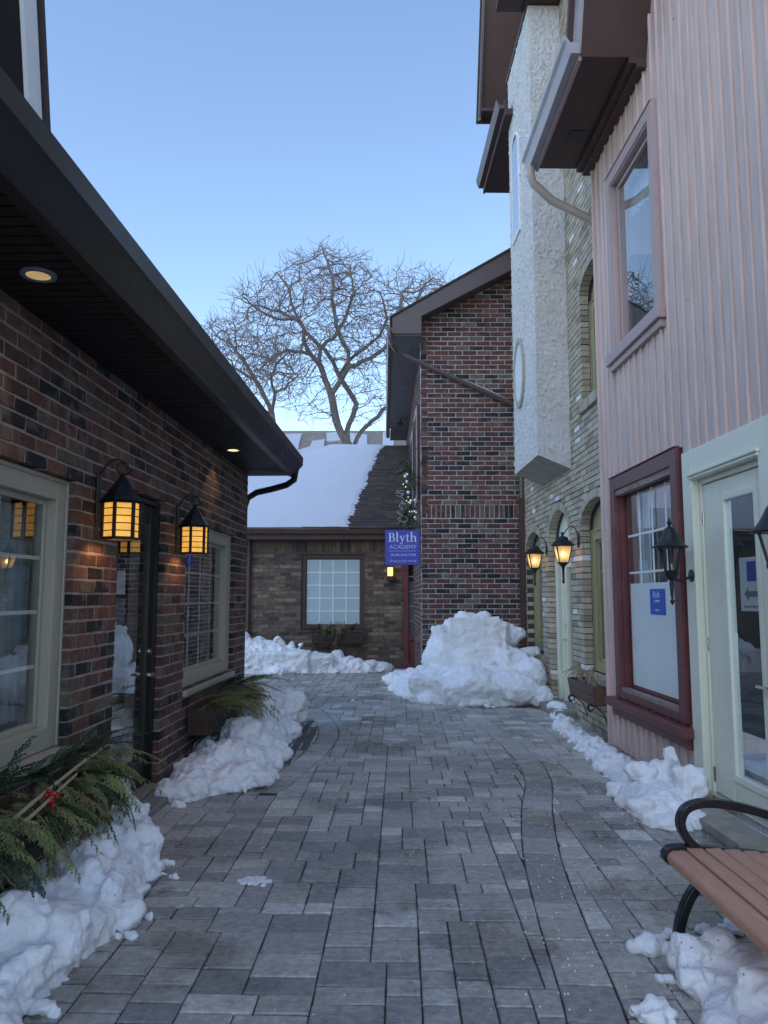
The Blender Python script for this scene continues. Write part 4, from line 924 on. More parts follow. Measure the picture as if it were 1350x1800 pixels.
post_lantern('unlit black bell-hooded lantern beside the oxblood-framed window', -2.385, 1.80, .20)
post_lantern('unlit black bell-hooded lantern cut by the right edge beyond the glazed door', -3.98, 1.79, .19)

# ------------------------------------------------------------------ end of the lane: red brick gable house
GY = 13.65
gab = thing('gable_brick_house', 'tall dark red brick house with grey fascia gable at the lane end', 'building', (0, GY, 0), 0)
GX0, GX1 = .672, 2.75
gm = MB(); inside_wall_cells(gm, FG, GX0, GX1, -.05, 6.5, [], .2); gm.extrude([(GX0, 6.5), (GX1, 6.5), (GX1, 7.75), (GX0, 6.62)], FG, -.25, -.008)
gm.poly([(GX0+.008, 0, -.05), (GX0+.008, 9.2, -.05), (GX0+.008, 9.2, 6.5), (GX0+.008, 0, 6.5)]); gm.build('wall', M['mortar_gable'], gab, recalc=False)
line = lambda u: 6.60+(u-GX0)*.51
gl_ = lay_courses(FG, GX0, GX1, -.03, 2.995, BL*1.02, .0888, .012, [], (5, 5, 3, 4, 3.6, 2.4, 2.2), seed=8)
gl_ += lay_courses(FG, GX0, GX1, 3.235, 8.0, BL*1.02, .0888, .012, [], (5, 5, 3, 4, 2.0, 2.8, 1.8), keep=lambda u, v: v < line(u)+.05, seed=9)
sw = (GX1-GX0)/24
gl_ += [(GX0+k*sw+.006, GX0+(k+1)*sw-.006, 3.0, 3.232, rnd.choices(range(7), (5, 4, 2, 4, 4, 2, 2))[0]) for k in range(24)]
place_bricks(gab, FG, 'G', gl_, M['brick_gable'], hidden=lambda x, y: x > 905 or y > 1130)
FS = lambda u, v, w: (GX0-w, u, v)       # side wall going back
side_ops = []
sl = lay_courses(FS, .0, 9.2, -.03, 6.3, BL*1.02, .0888, .012, [dict(u0=1.0, u1=1.9, v0=3.5, v1=5.2), dict(u0=3.2, u1=4.1, v0=3.5, v1=5.2)], (5, 5, 3, 4, 2.4, 3, 2), seed=10)
place_bricks(gab, FS, 'S', sl, M['brick_gable'], limit=0)
for a in (1.0, 3.2):
    q = MB(); q.mbox(FS, a-.08, a+.98, 3.42, 5.28, -.03, .05); q.build('window_surround', M['pinktrim'], gab)
    q = MB(); q.mbox(FS, a+.05, a+.85, 3.55, 5.15, .045, .055); q.build('window_pane', M['room'], gab)
    for uu in (a-.3, a+1.0): q = MB(); q.mbox(FS, uu, uu+.2, 3.45, 5.25, .004, .04); q.build('shutter', M['brown'], gab)
# roof edge
sl_ = .51; x_e = .15; z_e = 6.28
def rake_z(x): return 6.40+(x-x_e)*sl_
q = MB(); q.hexa([(x_e, -.34, rake_z(x_e)-.07), (2.9, -.34, rake_z(2.9)-.02), (2.9, -.30, rake_z(2.9)-.02), (x_e, -.30, rake_z(x_e)-.07), (x_e, -.34, rake_z(x_e)+.17), (2.9, -.34, rake_z(2.9)+.42), (2.9, -.30, rake_z(2.9)+.42), (x_e, -.30, rake_z(x_e)+.17)]); q.build('rake_fascia', M['brownlight'], gab)
q = MB(); q.extrude([(x_e, 6.28), (.67, 6.28), (.67, rake_z(.67)-.02), (x_e, rake_z(x_e)+.05)], FG, .302, .338); q.build('eave_return', M['brownlight'], gab)
q = MB(); q.hexa([(.60, -.30, rake_z(.60)-.07), (2.9, -.30, rake_z(2.9)-.02), (2.9, .05, rake_z(2.9)-.02), (.60, .05, rake_z(.60)-.07), (.60, -.30, rake_z(.60)-.03), (2.9, -.30, rake_z(2.9)+.03), (2.9, .05, rake_z(2.9)+.03), (.60, .05, rake_z(.60)-.03)]); q.build('rake_soffit', M['brownlight'], gab)
q = MB(); q.hexa([(x_e-.04, -.37, rake_z(x_e)+.17), (3.4, -.37, rake_z(3.4)+.43), (3.4, 9.0, rake_z(3.4)+.43), (x_e-.04, 9.0, rake_z(x_e)+.17), (x_e-.04, -.37, rake_z(x_e)+.20), (3.4, -.37, rake_z(3.4)+.47), (3.4, 9.0, rake_z(3.4)+.47), (x_e-.04, 9.0, rake_z(x_e)+.20)]); q.build('roof', M['shingle'], gab)
M['soffit_grey'] = mat('grey_soffit', (.20, .19, .185), .6, .1, 3, stain=.3, stain_col=(.14, .13, .125))
q = MB(); q.box(x_e+.03, .672, -.29, 9.0, 6.255, 6.285); q.build('soffit', M['soffit_grey'], gab)
for yy in (.35, 3.0): q = MB(); q.box(.34, .50, yy, yy+.32, 6.247, 6.2545); q.build('soffit_vent', M['papergrey'], gab)
q = MB(); q.tube([(.42, 6.2, 6.25), (.42, 6.2, 6.16)], .03, 8); q.box(.34, .50, 6.12, 6.28, 6.08, 6.16); q.build('security_light', M['black'], gab)
q = MB(); along(q, [(.0, 0), (.09, 0), (.11, .05), (.12, .13), (.10, .13), (.08, .06), (0, .06)], 0, 9.35, -1)
for i, vv in enumerate(q.v): q.v[i] = (vv[0]+x_e+.02, vv[1]-.33, vv[2]+6.33)
q.build('gutter', M['brownlight'], gab)
q = MB(); q.tube([(.10, -.30, 6.36), (.10, -.30, 6.22), (.14, -.26, 6.12), (.22, -.12, 6.04), (.35, -.055, 5.97), (2.42, -.055, 5.02), (2.46, -.055, 4.94), (2.46, -.055, 0.0)], .048, 6); q.build('downpipe', M['brownlight'], gab)
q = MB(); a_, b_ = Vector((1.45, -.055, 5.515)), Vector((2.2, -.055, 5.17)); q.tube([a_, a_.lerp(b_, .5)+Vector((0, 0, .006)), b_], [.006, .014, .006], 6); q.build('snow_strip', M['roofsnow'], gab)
q = MB(); q.box(2.40, 2.53, -.11, -.012, 0, 3.35); q.build('corner_downpipe', M['brown'], gab)
# ------------------------------------------------------------------ low brown brick house closing the lane
LY = 17.6
low = thing('low_brick_house', 'low brown brick house with snow-covered roof closing the lane', 'building', (0, LY, 0), 0)
lops = [dict(u0=-1.885, u1=-.44, v0=.86, v1=2.57), dict(u0=.42, u1=1.4, v0=0, v1=2.55)]
mb = MB(); inside_wall_cells(mb, FG, -6.0, 1.6, -.05, 3.0, lops, .3); mb.build('wall', M['mortar_brown'], low, recalc=False)
ll = lay_courses(FG, -4.2, 1.45, -.03, 2.60, .25, .0842, .0115, lops, (5, 5, 3.5, 3, 2, 1.2), seed=12)
ll += [(-4.2+k*.084+.005, -4.2+(k+1)*.084-.005, 2.61, 2.86, rnd.choices(range(6), (5, 5, 2, 4, 3, .4))[0]) for k in range(67)]
place_bricks(low, FG, 'B', ll, M['brick_brown'], limit=260, hidden=lambda x, y: x < 436 or x > 708 or y > 1130)
wi, gg = window(low, FG, -1.88, -.445, .87, 2.565, -.04, M['brown'], 4, 5, fw=.095, gd=.04, munt=.026, munt_mat=M['muntin'], blind=M['filmdark'], sash=.02, room=M['roomlight'], front=True)
q = MB(); q.mbox(FG, -1.95, -.38, .80, .865, -.05, .05); q.build('sill', M['brown'], wi)
q = MB(); q.mbox(FG, .425, .56, .0, 2.545, -.14, .03); q.mbox(FG, .56, 1.39, 2.40, 2.545, -.14, .029); q.mbox(FG, .56, 1.39, .62, .72, -.14, .029); q.mbox(FG, .56, 1.39, 0, .10, -.14, .029); q.mbox(FG, .56, 1.39, .10, .62, -.14, -.01)
q.mbox(FG, .62, .98, .16, .56, -.01, .012); rd = bevel(q.build('red_door', M['redtrim'], low), .008)
q = MB(); q.poly([FG(.56, .72, -.04), FG(1.39, .72, -.04), FG(1.39, 2.4, -.04), FG(.56, 2.4, -.04)]); q.build('pane', M['glass'], rd, recalc=False)
q = MB(); q.poly([FG(.56, .72, -.08), FG(1.39, .72, -.08), FG(1.39, 1.95, -.08), FG(.56, 1.95, -.08)]); q.build('frosted_film', M['curtain'], rd, recalc=False)
q = MB(); q.mbox(FG, .4, 1.5, .3, 2.6, -.9, -.8); q.build('room_recess', M['roomlight'], rd)
for k in range(1, 5): q = MB(); y = .72+k*.335; q.mbox(FG, .56, 1.39, y-.011, y+.011, -.06, -.045); q.build('glazing_bar', M['muntin'], rd)
q = MB(); q.mbox(FG, .765, .787, .72, 2.4, -.061, -.046); q.build('glazing_bar', M['muntin'], rd)
EY, EZ, SL = -.45, 3.13, .70         # eave line in house coordinates, roof pitch
RT = 3.75
q = MB(); q.box(-6, .67, EY+.02, .02, 2.90, 2.93); q.box(-6, .67, EY, EY+.03, 2.88, 3.08); q.build('fascia', M['brown'], low)
q = MB(); q.hexa([(-6, EY-.10, 3.0), (.66, EY-.10, 3.0), (.66, EY, 2.98), (-6, EY, 2.98), (-6, EY-.13, 3.10), (.66, EY-.13, 3.10), (.66, EY, 3.10), (-6, EY, 3.10)]); q.build('gutter', M['brown'], low)
def roof_pt(x, t, off=0.0): n = math.hypot(1, SL); return (x, EY+RT*t-off*SL/n, EZ+RT*SL*t+off/n)
hx0, hx1 = -1.47, -2.9
def tmax(x): return 1.0 if x > hx0 else max(.2, 1.0-(hx0-x)/(hx0-hx1)*.24)
q = MB(); q.poly([roof_pt(-6, 0), roof_pt(.68, 0), roof_pt(.68, 1), roof_pt(hx0, 1), roof_pt(hx1, tmax(hx1)), roof_pt(-6, tmax(-6))])
q.poly([roof_pt(.68, 1), (.68, 7.5, 3.2), (-6, 7.5, 3.2), roof_pt(-6, tmax(-6)), roof_pt(hx1, tmax(hx1)), roof_pt(hx0, 1)]); roof = q.build('roof', M['shingle'], low, recalc=False)
q = MB(); nc = 34; r = random.Random(6)
for c in range(nc):
    t0, t1 = c/nc, min(1, (c+1.12)/nc); x = -1.6-r.uniform(0, .3)
    while x < .67:
        x2 = min(x+r.uniform(.2, .34), .675); h = r.uniform(.010, .022)
        q.hexa([roof_pt(x+.003, t0, .001), roof_pt(x2-.003, t0, .001), roof_pt(x2-.003, t1, .001), roof_pt(x+.003, t1, .001), roof_pt(x+.003, t0, h), roof_pt(x2-.003, t0, h), roof_pt(x2-.003, t1, .004), roof_pt(x+.003, t1, .004)], r.choice((0, 0, 1, 2))); x = x2
M['shingle_b'] = mat('asphalt_shingle_b', (.095, .072, .062), .92, .4, 20, .6, 160); M['shingle_c'] = mat('asphalt_shingle_c', (.055, .045, .042), .92, .4, 20, .6, 160)
tag(q.build('shingles', [M['shingle'], M['shingle_b'], M['shingle_c']], low, recalc=False), kind='stuff')
q = MB(); q.tube([(-3.07, -.06, 2.95), (-3.07, -.06, 0)], .04, 8); q.build('downpipe', M['brown'], low, 40)
# snow sheet on that roof, its edge melted back in steps along the shingle courses
q = MB(); NS, NT = 60, nc*3; r = random.Random(2); jag = [r.uniform(-.05, .05) for _ in range(nc+1)]
def edge_x(t): px = 603+70*t**.85; Y = LY+EY+RT*t; return (px-675)/FPX*Y
base = []
for j in range(NT+1):
    t = j/NT; c = min(nc-1, int(t*nc)); fr_ = t*nc-c; xr = edge_x(t)+jag[c]+.07*(1-fr_)*(1.2-t)
    row = []
    for i in range(NS+1):
        s = 1-(1-i/NS)**2.0; x = -6+(xr+6)*s; tt = .012+t*(tmax(x)-.012); e = min(1, (xr-x)/.12, (t+.01)/.02)
        h = .010+.022*max(0, e)+.012*noise.noise(Vector((x*1.3, t*6, 0))); q.v.append(roof_pt(x, tt, h)); row.append(len(q.v)-1)
    q.v.append(roof_pt(xr, .012+t*(tmax(xr)-.012), 0.0)); row.append(len(q.v)-1); base.append(row)
for j in range(NT):
    for i in range(NS+1): q.f.append((base[j][i], base[j][i+1], base[j+1][i+1], base[j+1][i])); q.m.append(0)
i0 = len(q.v)
for i in range(NS+1): p_ = q.v[base[0][i]]; q.v.append((p_[0], p_[1], p_[2]-.06))
for i in range(NS): q.f.append((i0+i, i0+i+1, base[0][i+1], base[0][i])); q.m.append(0)
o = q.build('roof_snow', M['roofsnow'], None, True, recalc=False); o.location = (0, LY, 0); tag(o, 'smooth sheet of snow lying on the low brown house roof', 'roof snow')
q = MB(); r = random.Random(3)
for (a, b) in ((-2.4, -1.6), (-1.45, -.75), (-.6, -.25)):
    for k in range(14): x = a+(b-a)*k/13; q.ball((x, LY+EY-.06, 3.085), r.uniform(.02, .035), 6, sc=(1.8, 1, .5))
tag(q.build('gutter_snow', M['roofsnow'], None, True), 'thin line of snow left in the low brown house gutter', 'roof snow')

# wall sconces beside the red door
def sconce(label, x, z, y):
    t = thing('wall_sconce', label, 'wall sconce', (x, y, z))
    q = MB(); q.box(-.075, .075, -.16, -.001, -.20, -.10); q.box(-.085, .085, -.17, -.001, .10, .13); q.box(-.075, -.062, -.16, -.147, -.1, .1); q.box(.062, .075, -.16, -.147, -.1, .1); q.box(-.04, .04, -.03, .0, -.1, .1); q.build('housing', M['black'], t)
    q = MB(); q.box(-.060, .060, -.145, -.035, -.099, .099); q.build('lamp_shade', M['sconceglow'], t)
    ld = bpy.data.lights.new('sconce_light', 'POINT'); ld.energy = .5; ld.color = (1, .6, .25); ld.shadow_soft_size = .05
    lo = bpy.data.objects.new('sconce_light', ld); COL.objects.link(lo); lo.parent = t; lo.location = (0, -.22, .0)
sconce('small box sconce glowing orange below the blue sign, left of the red door', .14, 2.17, LY)

# ------------------------------------------------------------------ hanging sign
SY = 14.0
pa, pb = at_y(677, 932, SY), at_y(738, 993, SY)
sx0, sx1, sz0, sz1 = pa.x, .648, pb.z, pa.z
sign = thing('hanging_sign', 'square blue hanging sign with white lettering reading Blyth Academy Burlington', 'sign', (0, SY, 0), 0)
q = MB(); q.box(sx0, sx1, -.015, .015, sz0, sz1); bevel(q.build('panel', M['signblue'], sign), .004)
q = MB(); q.tube([(sx0-.02, 0, sz1+.045), (.68, 0, sz1+.045)], .016, 8); q.tube([(sx0+.08, 0, sz1), (sx0+.08, 0, sz1+.045)], .008, 6); q.tube([(sx1-.1, 0, sz1), (sx1-.1, 0, sz1+.045)], .008, 6); q.box(.655, .675, -.05, .05, sz1-.12, sz1+.1); q.build('bracket', M['black'], sign)
SW = sx1-sx0
def ring(loops, cx, cy, ro, ri, a0, a1, n=10):     # thick curved stroke with different inner and outer radii
    for k in range(n):
        t0, t1 = a0+(a1-a0)*k/n, a0+(a1-a0)*(k+1)/n
        loops.append([(cx+ro[0]*math.cos(t0), cy+ro[1]*math.sin(t0)), (cx+ro[0]*math.cos(t1), cy+ro[1]*math.sin(t1)), (cx+ri[0]*math.cos(t1), cy+ri[1]*math.sin(t1)), (cx+ri[0]*math.cos(t0), cy+ri[1]*math.sin(t0))])
def rc(a, b, c, d): return [(a, c), (b, c), (b, d), (a, d)]
def glyphs():
    G = []; x = 0; H = math.pi/2
    g_ = [rc(.07, .19, 0, .72), rc(0, .28, 0, .035), rc(0, .28, .685, .72), rc(.19, .28, .36, .395)]
    ring(g_, .27, .54, (.21, .18), (.10, .145), -H, H); ring(g_, .28, .195, (.26, .198), (.14, .163), -H, H); G.append((g_, .60))
    G.append(([rc(.06, .165, 0, .78), rc(0, .23, 0, .03), [(0, .74), (.06, .74), (.06, .78)]], .27))
    G.append(([[(.05, .48), (.17, .48), (.31, .02), (.25, -.01)], [(.40, .48), (.45, .48), (.24, -.15), (.18, -.17)], rc(0, .23, .455, .485), rc(.33, .52, .455, .485), [(.05, -.13), (.12, -.10), (.16, -.17), (.20, -.19), (.13, -.21), (.06, -.19)]], .53))
    g_ = [rc(.09, .19, .09, .62), rc(0, .31, .45, .485)]; ring(g_, .19, .10, (.10, .10), (0.0, .055), math.pi, 1.5*math.pi, 5); g_.append(rc(.19, .26, 0, .04)); g_.append([(.26, 0), (.32, .06), (.31, .09), (.25, .04)]); G.append((g_, .36))
    g_ = [rc(.06, .165, 0, .78), rc(0, .22, 0, .03), [(0, .74), (.06, .74), (.06, .78)], rc(.37, .475, 0, .33), rc(.31, .535, 0, .03)]; ring(g_, .31, .33, (.165, .165), (.06, .115), 0, math.pi*.82); G.append((g_, .55))
    return G
def lay_glyphs(mb, F, u, v, s, w0, w1):
    for g_, adv in glyphs():
        for lp in g_: mb.extrude([(u+a*s, v+b*s) for a, b in lp], F, w0, w1)
        u += adv*s
    return u
FSg = lambda u, v, w: (u, -w, v)
q = MB(); s_ = SW*.82/2.29; lay_glyphs(q, FSg, sx0+SW*.095, sz0+(sz1-sz0)*.665, s_, .0155, .018); q.build('lettering', M['signwhite'], sign)
def letters(o, txt, size, F, u, v, w, m, **k):
    me = text_mesh(txt, size, F, u, v, w, **k); me.materials.clear(); me.materials.append(m); return link('lettering', me, o)
cxs = (sx0+sx1)/2+.01
letters(sign, 'ACADEMY', SW*.165, FSg, cxs, sz0+(sz1-sz0)*.46, .0165, M['signwhite'], sx=1.03, offset=-.0015)
letters(sign, 'BURLINGTON', SW*.098, FSg, cxs+.01, sz0+(sz1-sz0)*.255, .0165, M['signwhite'], spacing=1.22)
letters(sign, 'Shaping the world', SW*.105, FSg, cxs, sz0+(sz1-sz0)*.085, .0165, M['signwhite'], offset=-.001)
q = MB(); q.box(sx0+SW*.12, sx1-SW*.1, -.018, -.0155, sz0+(sz1-sz0)*.395, sz0+(sz1-sz0)*.402); q.build('rule', M['signwhite'], sign)
# words on the posters
q = MB(); FRm = lambda u, v, w: FR(-u, v, w)
lay_glyphs(q, FRm, 1.20, 1.595, .075, -.0763, -.0755); q.build('lettering', M['signwhite'], pst)
letters(pst, 'ACADEMY', .03, FRm, 1.30, 1.55, -.0758, M['signwhite']); letters(pst, 'BURLINGTON', .018, FRm, 1.30, 1.47, -.0758, M['signwhite'])
letters(nt_, 'Please Use Other Door', .024, FRm, 3.145, 1.525, -.0655, M['papergrey'])

# ------------------------------------------------------------------ far house and bare trees
far = thing('far_house', 'far house with grey-brown roof patched with snow behind the trees', 'building', (0, 0, 0))
fy0, fz0, fy1, fz1 = 30.0, 4.6, 35.0, 9.25
def far_pt(px, py, off=.0):
    r_ = ray(px, py); n = Vector((0, -(fz1-fz0), fy1-fy0)).normalized(); t = ((Vector((0, fy0, fz0))-Vector((0, 0, CAM_H))).dot(n))/r_.dot(n); return Vector((0, 0, CAM_H))+r_*t+n*off
xl, xr = at_y(484, 757, fy1).x, 3.0
q = MB(); q.hexa([(xl-1.2, fy0, fz0-.1), (xr, fy0, fz0-.1), (xr, fy1, fz1-.1), (xl, fy1, fz1-.1), (xl-1.2, fy0, fz0), (xr, fy0, fz0), (xr, fy1, fz1), (xl, fy1, fz1)]); q.poly([(xl, fy1, fz1), (xr, fy1, fz1), (xr, fy1+5, fz0), (xl, fy1+5, fz0)]); q.build('roof', M['shingle_far'], far)
q = MB(); q.box(xl-1, xr-.2, fy0+.4, fy1+4, -.1, fz0); q.build('wall', M['brick_brown'][1], far)
for P in ([(484, 775), (497, 765), (531, 764), (526, 780), (524, 793), (545, 787), (549, 777), (571, 774), (569, 787), (545, 812), (480, 820)], [(574, 763), (598, 761), (601, 776), (574, 778)], [(616, 763), (645, 766), (646, 800), (612, 800)], [(673, 762), (692, 757), (692, 800), (672, 795)]):
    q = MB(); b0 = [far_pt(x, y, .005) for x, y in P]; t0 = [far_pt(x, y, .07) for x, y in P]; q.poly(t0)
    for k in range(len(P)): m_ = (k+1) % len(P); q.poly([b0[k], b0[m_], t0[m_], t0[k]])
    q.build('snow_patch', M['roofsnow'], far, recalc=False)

def grow_tree(label, limbs, ells, Y, seed, n_att, r_tip, kexp, step=.21, spread=2.6, drop=8.0):
    r = random.Random(seed); nodes = []; par = []
    idx = {}
    for limb in limbs:
        pts = []
        for (px, py, dy) in limb[1]:
            p_ = at_y(px, py, Y+dy); pts.append(p_)
        last = -1
        if limb[0] is not None:                         # start from the nearest existing node
            p0 = pts[0]; last = min(range(len(nodes)), key=lambda i: (nodes[i]-p0).length)
        for k in range(len(pts)):
            if k == 0:
                if last < 0: nodes.append(pts[0]); par.append(-1); last = len(nodes)-1
                continue
            a = nodes[last]; b = pts[k]; n = max(1, int((b-a).length/.25))
            for i in range(1, n+1):
                w = Vector((r.uniform(-1, 1), r.uniform(-1, 1), r.uniform(-1, 1)))*.035
                nodes.append(a.lerp(b, i/n)+(w if i < n else w*0)); par.append(last); last = len(nodes)-1
    att = []
    tot = sum(e[2]*e[3]*e[4] for e in ells)
    for (cx, cy, rx, ry, dens) in ells:
        for _ in range(int(n_att*rx*ry*dens/tot)):
            while True:
                x, y, z = r.uniform(-1, 1), r.uniform(-1, 1), r.uniform(-1, 1)
                if x*x+y*y+z*z <= 1: break
            att.append(at_y(cx+x*rx, cy+y*ry, Y+z*spread))
    kill, infl = .25, 3.2
    for it in range(70):
        kd = kdtree.KDTree(len(nodes))
        for i, p_ in enumerate(nodes): kd.insert(p_, i)
        kd.balance(); pull = {}; keep = []
        for a in att:
            co, i, d = kd.find(a)
            if d < kill: continue
            keep.append(a)
            if d < infl: pull.setdefault(i, []).append((a-nodes[i]).normalized())
        att = keep
        if not pull: break
        for i, v in pull.items():
            d = sum(v, Vector())/len(v)+Vector((r.uniform(-1, 1), r.uniform(-1, 1), r.uniform(-1, 1)))*.27
            if d.length < .1: continue
            nodes.append(nodes[i]+d.normalized()*step); par.append(i)
    ch = [[] for _ in nodes]
    for i, p_ in enumerate(par):
        if p_ >= 0: ch[p_].append(i)
    n0 = len(nodes)
    for i in range(n0):                                  # twigs
        if len(ch[i]) == 0 or (len(ch[i]) == 1 and r.random() < .85 and i > 60):
            for _ in range(r.choice((2, 2, 3)) if not ch[i] else 1):
                cur = i; d = (nodes[i]-nodes[par[i]]).normalized() if par[i] >= 0 else Vector((0, 0, 1))
                d = (d+Vector((r.uniform(-1, 1), r.uniform(-1, 1), r.uniform(-.7, 1)))*.9).normalized()
                for _s in range(r.choice((2, 3, 4, 5))):
                    d = (d+Vector((r.uniform(-1, 1), r.uniform(-1, 1), r.uniform(-.8, 1)))*.36).normalized()
                    nodes.append(nodes[cur]+d*r.uniform(.09, .17)); par.append(cur); ch.append([]); ch[cur].append(len(nodes)-1); cur = len(nodes)-1
    wgt = [1.0]*len(nodes)
    order = sorted(range(len(nodes)), key=lambda i: -i)
    wgt = [0.0]*len(nodes)
    for i in order:
        if not ch[i]: wgt[i] = 1.0
        if par[i] >= 0: wgt[par[i]] += wgt[i]
    rad = [r_tip*max(1, w)**kexp for w in wgt]
    trunk, crown = MB(), MB()
    stack = [(i, None) for i in range(len(nodes)) if par[i] < 0]
    while stack:
        i, p0 = stack.pop(); chain = ([p0] if p0 is not None else [])+[i]
        while ch[i]:
            c = sorted(ch[i], key=lambda k: -wgt[k])
            for k in c[1:]: stack.append((k, i))
            i = c[0]; chain.append(i)
        if len(chain) < 2: continue
        rr = [rad[k] for k in chain]
        if p0 is not None: rr[0] = min(rr[0], rr[1]*1.15)
        big = max(rr) > .028
        (trunk if big else crown).tube([nodes[k] for k in chain], rr, 7 if big else 4, caps=False)
    p0 = nodes[0]; base = Vector((p0.x+.1, p0.y, -.1))
    trunk.tube([base, base.lerp(p0, .6), p0+Vector((0, 0, .1))], [rad[0]*1.5, rad[0]*1.25, rad[0]*1.1], 10)
    t = thing('bare_tree', label, 'tree', base)
    for mb_, nm, mt in ((trunk, 'trunk', M['bark']), (crown, 'crown', M['twig'])):
        mb_.v = [(x-base.x, y-base.y, z-base.z) for x, y, z in mb_.v]; mb_.build(nm, mt, t, True, recalc=False)
def Z(pts, d0=0, d1=0): n = len(pts)-1; return [(340+x/2.935, 400+y/2.935, d0+(d1-d0)*k/max(1, n)) for k, (x, y) in enumerate(pts)]
limbs = [(None, Z([(800, 1180), (798, 1120), (765, 1070), (735, 990), (710, 860), (690, 815), (650, 705)])),
         (1, Z([(710, 860), (770, 770), (800, 720), (800, 640), (760, 570), (735, 500), (720, 400), (715, 250), (690, 170), (660, 90)], 0, -1)),
         (1, Z([(650, 705), (600, 650), (570, 590), (570, 520), (520, 430), (495, 320), (430, 230)], 0, -1.5)),
         (1, Z([(650, 705), (655, 620), (690, 585), (720, 575), (780, 480), (830, 330), (800, 190)], 0, 2)),
         (1, Z([(798, 1120), (790, 1060), (820, 980), (840, 910), (800, 840), (750, 760), (720, 690), (680, 630), (600, 560), (540, 480), (440, 430), (280, 390)], 0, 1.5)),
         (1, Z([(800, 1160), (830, 1125), (860, 1060), (900, 1020), (1000, 925), (1080, 840), (1120, 640), (1100, 450), (1180, 330)], 0, 2)),
         (1, Z([(800, 720), (870, 690), (950, 650), (1010, 600), (1060, 500), (1080, 330)], 0, -1)),
         (1, Z([(750, 760), (800, 690), (860, 640), (960, 560), (1000, 470), (960, 330)], .5, -2)),
         (1, Z([(570, 630), (480, 630), (400, 680), (340, 740)], 0, -1)), (1, Z([(520, 480), (430, 470), (330, 420), (250, 350)], -1, -2))]
grow_tree('large bare tree with forked trunk rising behind the low brown house', limbs,
          [(570, 560, 150, 105, 1.0), (575, 490, 95, 62, 1.1), (735, 525, 78, 62, 1.0), (470, 540, 72, 62, 1.0), (650, 600, 70, 90, .8), (500, 640, 70, 55, .7), (560, 700, 70, 45, .22), (650, 700, 45, 50, .3), (740, 620, 60, 70, .6)],
          27.0, 5, 4300, .0066, .395)
limbs2 = [(None, Z([(415, 1120), (412, 1080), (405, 960), (375, 890), (320, 790), (240, 740), (170, 720)])),
          (1, Z([(405, 940), (420, 850), (400, 780), (430, 700), (500, 640)], 0, -1)), (1, Z([(320, 790), (260, 690), (190, 600), (120, 560)], 0, 1)), (1, Z([(405, 960), (340, 940), (280, 930)], 0, -1)), (1, Z([(420, 850), (470, 830), (540, 760)], 0, 1))]
grow_tree('smaller bare tree beside the black eaves, left of the large tree', limbs2, [(420, 640, 62, 65, 1.0), (395, 590, 50, 36, 1.0), (470, 640, 50, 55, .9), (490, 690, 45, 30, .4)], 30.0, 9, 1800, .0066, .405, spread=2.2)
# ------------------------------------------------------------------ bench
bench = thing('park_bench', 'park bench with brown slats and black cast frame beside the glazed door', 'bench', (.065, 0, 0))
BY0, BY1 = 1.85, 3.66
SEAT = [(1.268, .428, .0, .062), (1.352, .447, 0, .075), (1.437, .446, 0, .075), (1.522, .441, 0, .075), (1.607, .434, 0, .075), (1.692, .424, 0, .075)]
for k, (x, z, a, w) in enumerate(SEAT):
    q = MB(); h = .014
    if k == 0:
        P = [(x-.040+.0, z-.03), (x-.044, z-.008), (x-.036, z+.010), (x-.018, z+.021), (x+.036, z+.024), (x+.036, z-.004), (x-.01, z-.012), (x-.02, z-.032)]
    else: P = [(x-w/2, z-h), (x-w/2, z+h-.004), (x-w/2+.005, z+h), (x+w/2-.005, z+h), (x+w/2, z+h-.004), (x+w/2, z-h)]
    n = len(P); q.v = [(px_, BY0, pz) for px_, pz in P]+[(px_, BY1, pz) for px_, pz in P]
    for i in range(n): q.f.append((i, (i+1) % n, n+(i+1) % n, n+i)); q.m.append(0)
    q.f.append(tuple(range(n))); q.m.append(0); q.f.append(tuple(range(n, 2*n))); q.m.append(0); q.build('seat_slat', M['slat'], bench, 50)
for k in range(4):
    z = .545+k*.088; x = 1.765+k*.030; q = MB(); dx, dz = .012, .037
    q.hexa([(x-dx-.012, BY0, z-dz), (x-dx+.012, BY0, z-dz), (x-dx+.012, BY1, z-dz), (x-dx-.012, BY1, z-dz), (x+dx-.012, BY0, z+dz), (x+dx+.012, BY0, z+dz), (x+dx+.012, BY1, z+dz), (x+dx-.012, BY1, z+dz)]); bevel(q.build('back_slat', M['slat'], bench), .006)
def spline(P, n=8):
    P = [Vector(p) for p in P]; out = []
    for k in range(len(P)-1):
        p0, p1, p2, p3 = P[max(k-1, 0)], P[k], P[k+1], P[min(k+2, len(P)-1)]
        for i in range(n):
            t = i/n; out.append(.5*((2*p1)+(p2-p0)*t+(2*p0-5*p1+4*p2-p3)*t*t+(3*p1-p0-3*p2+p3)*t**3))
    return out+[P[-1]]
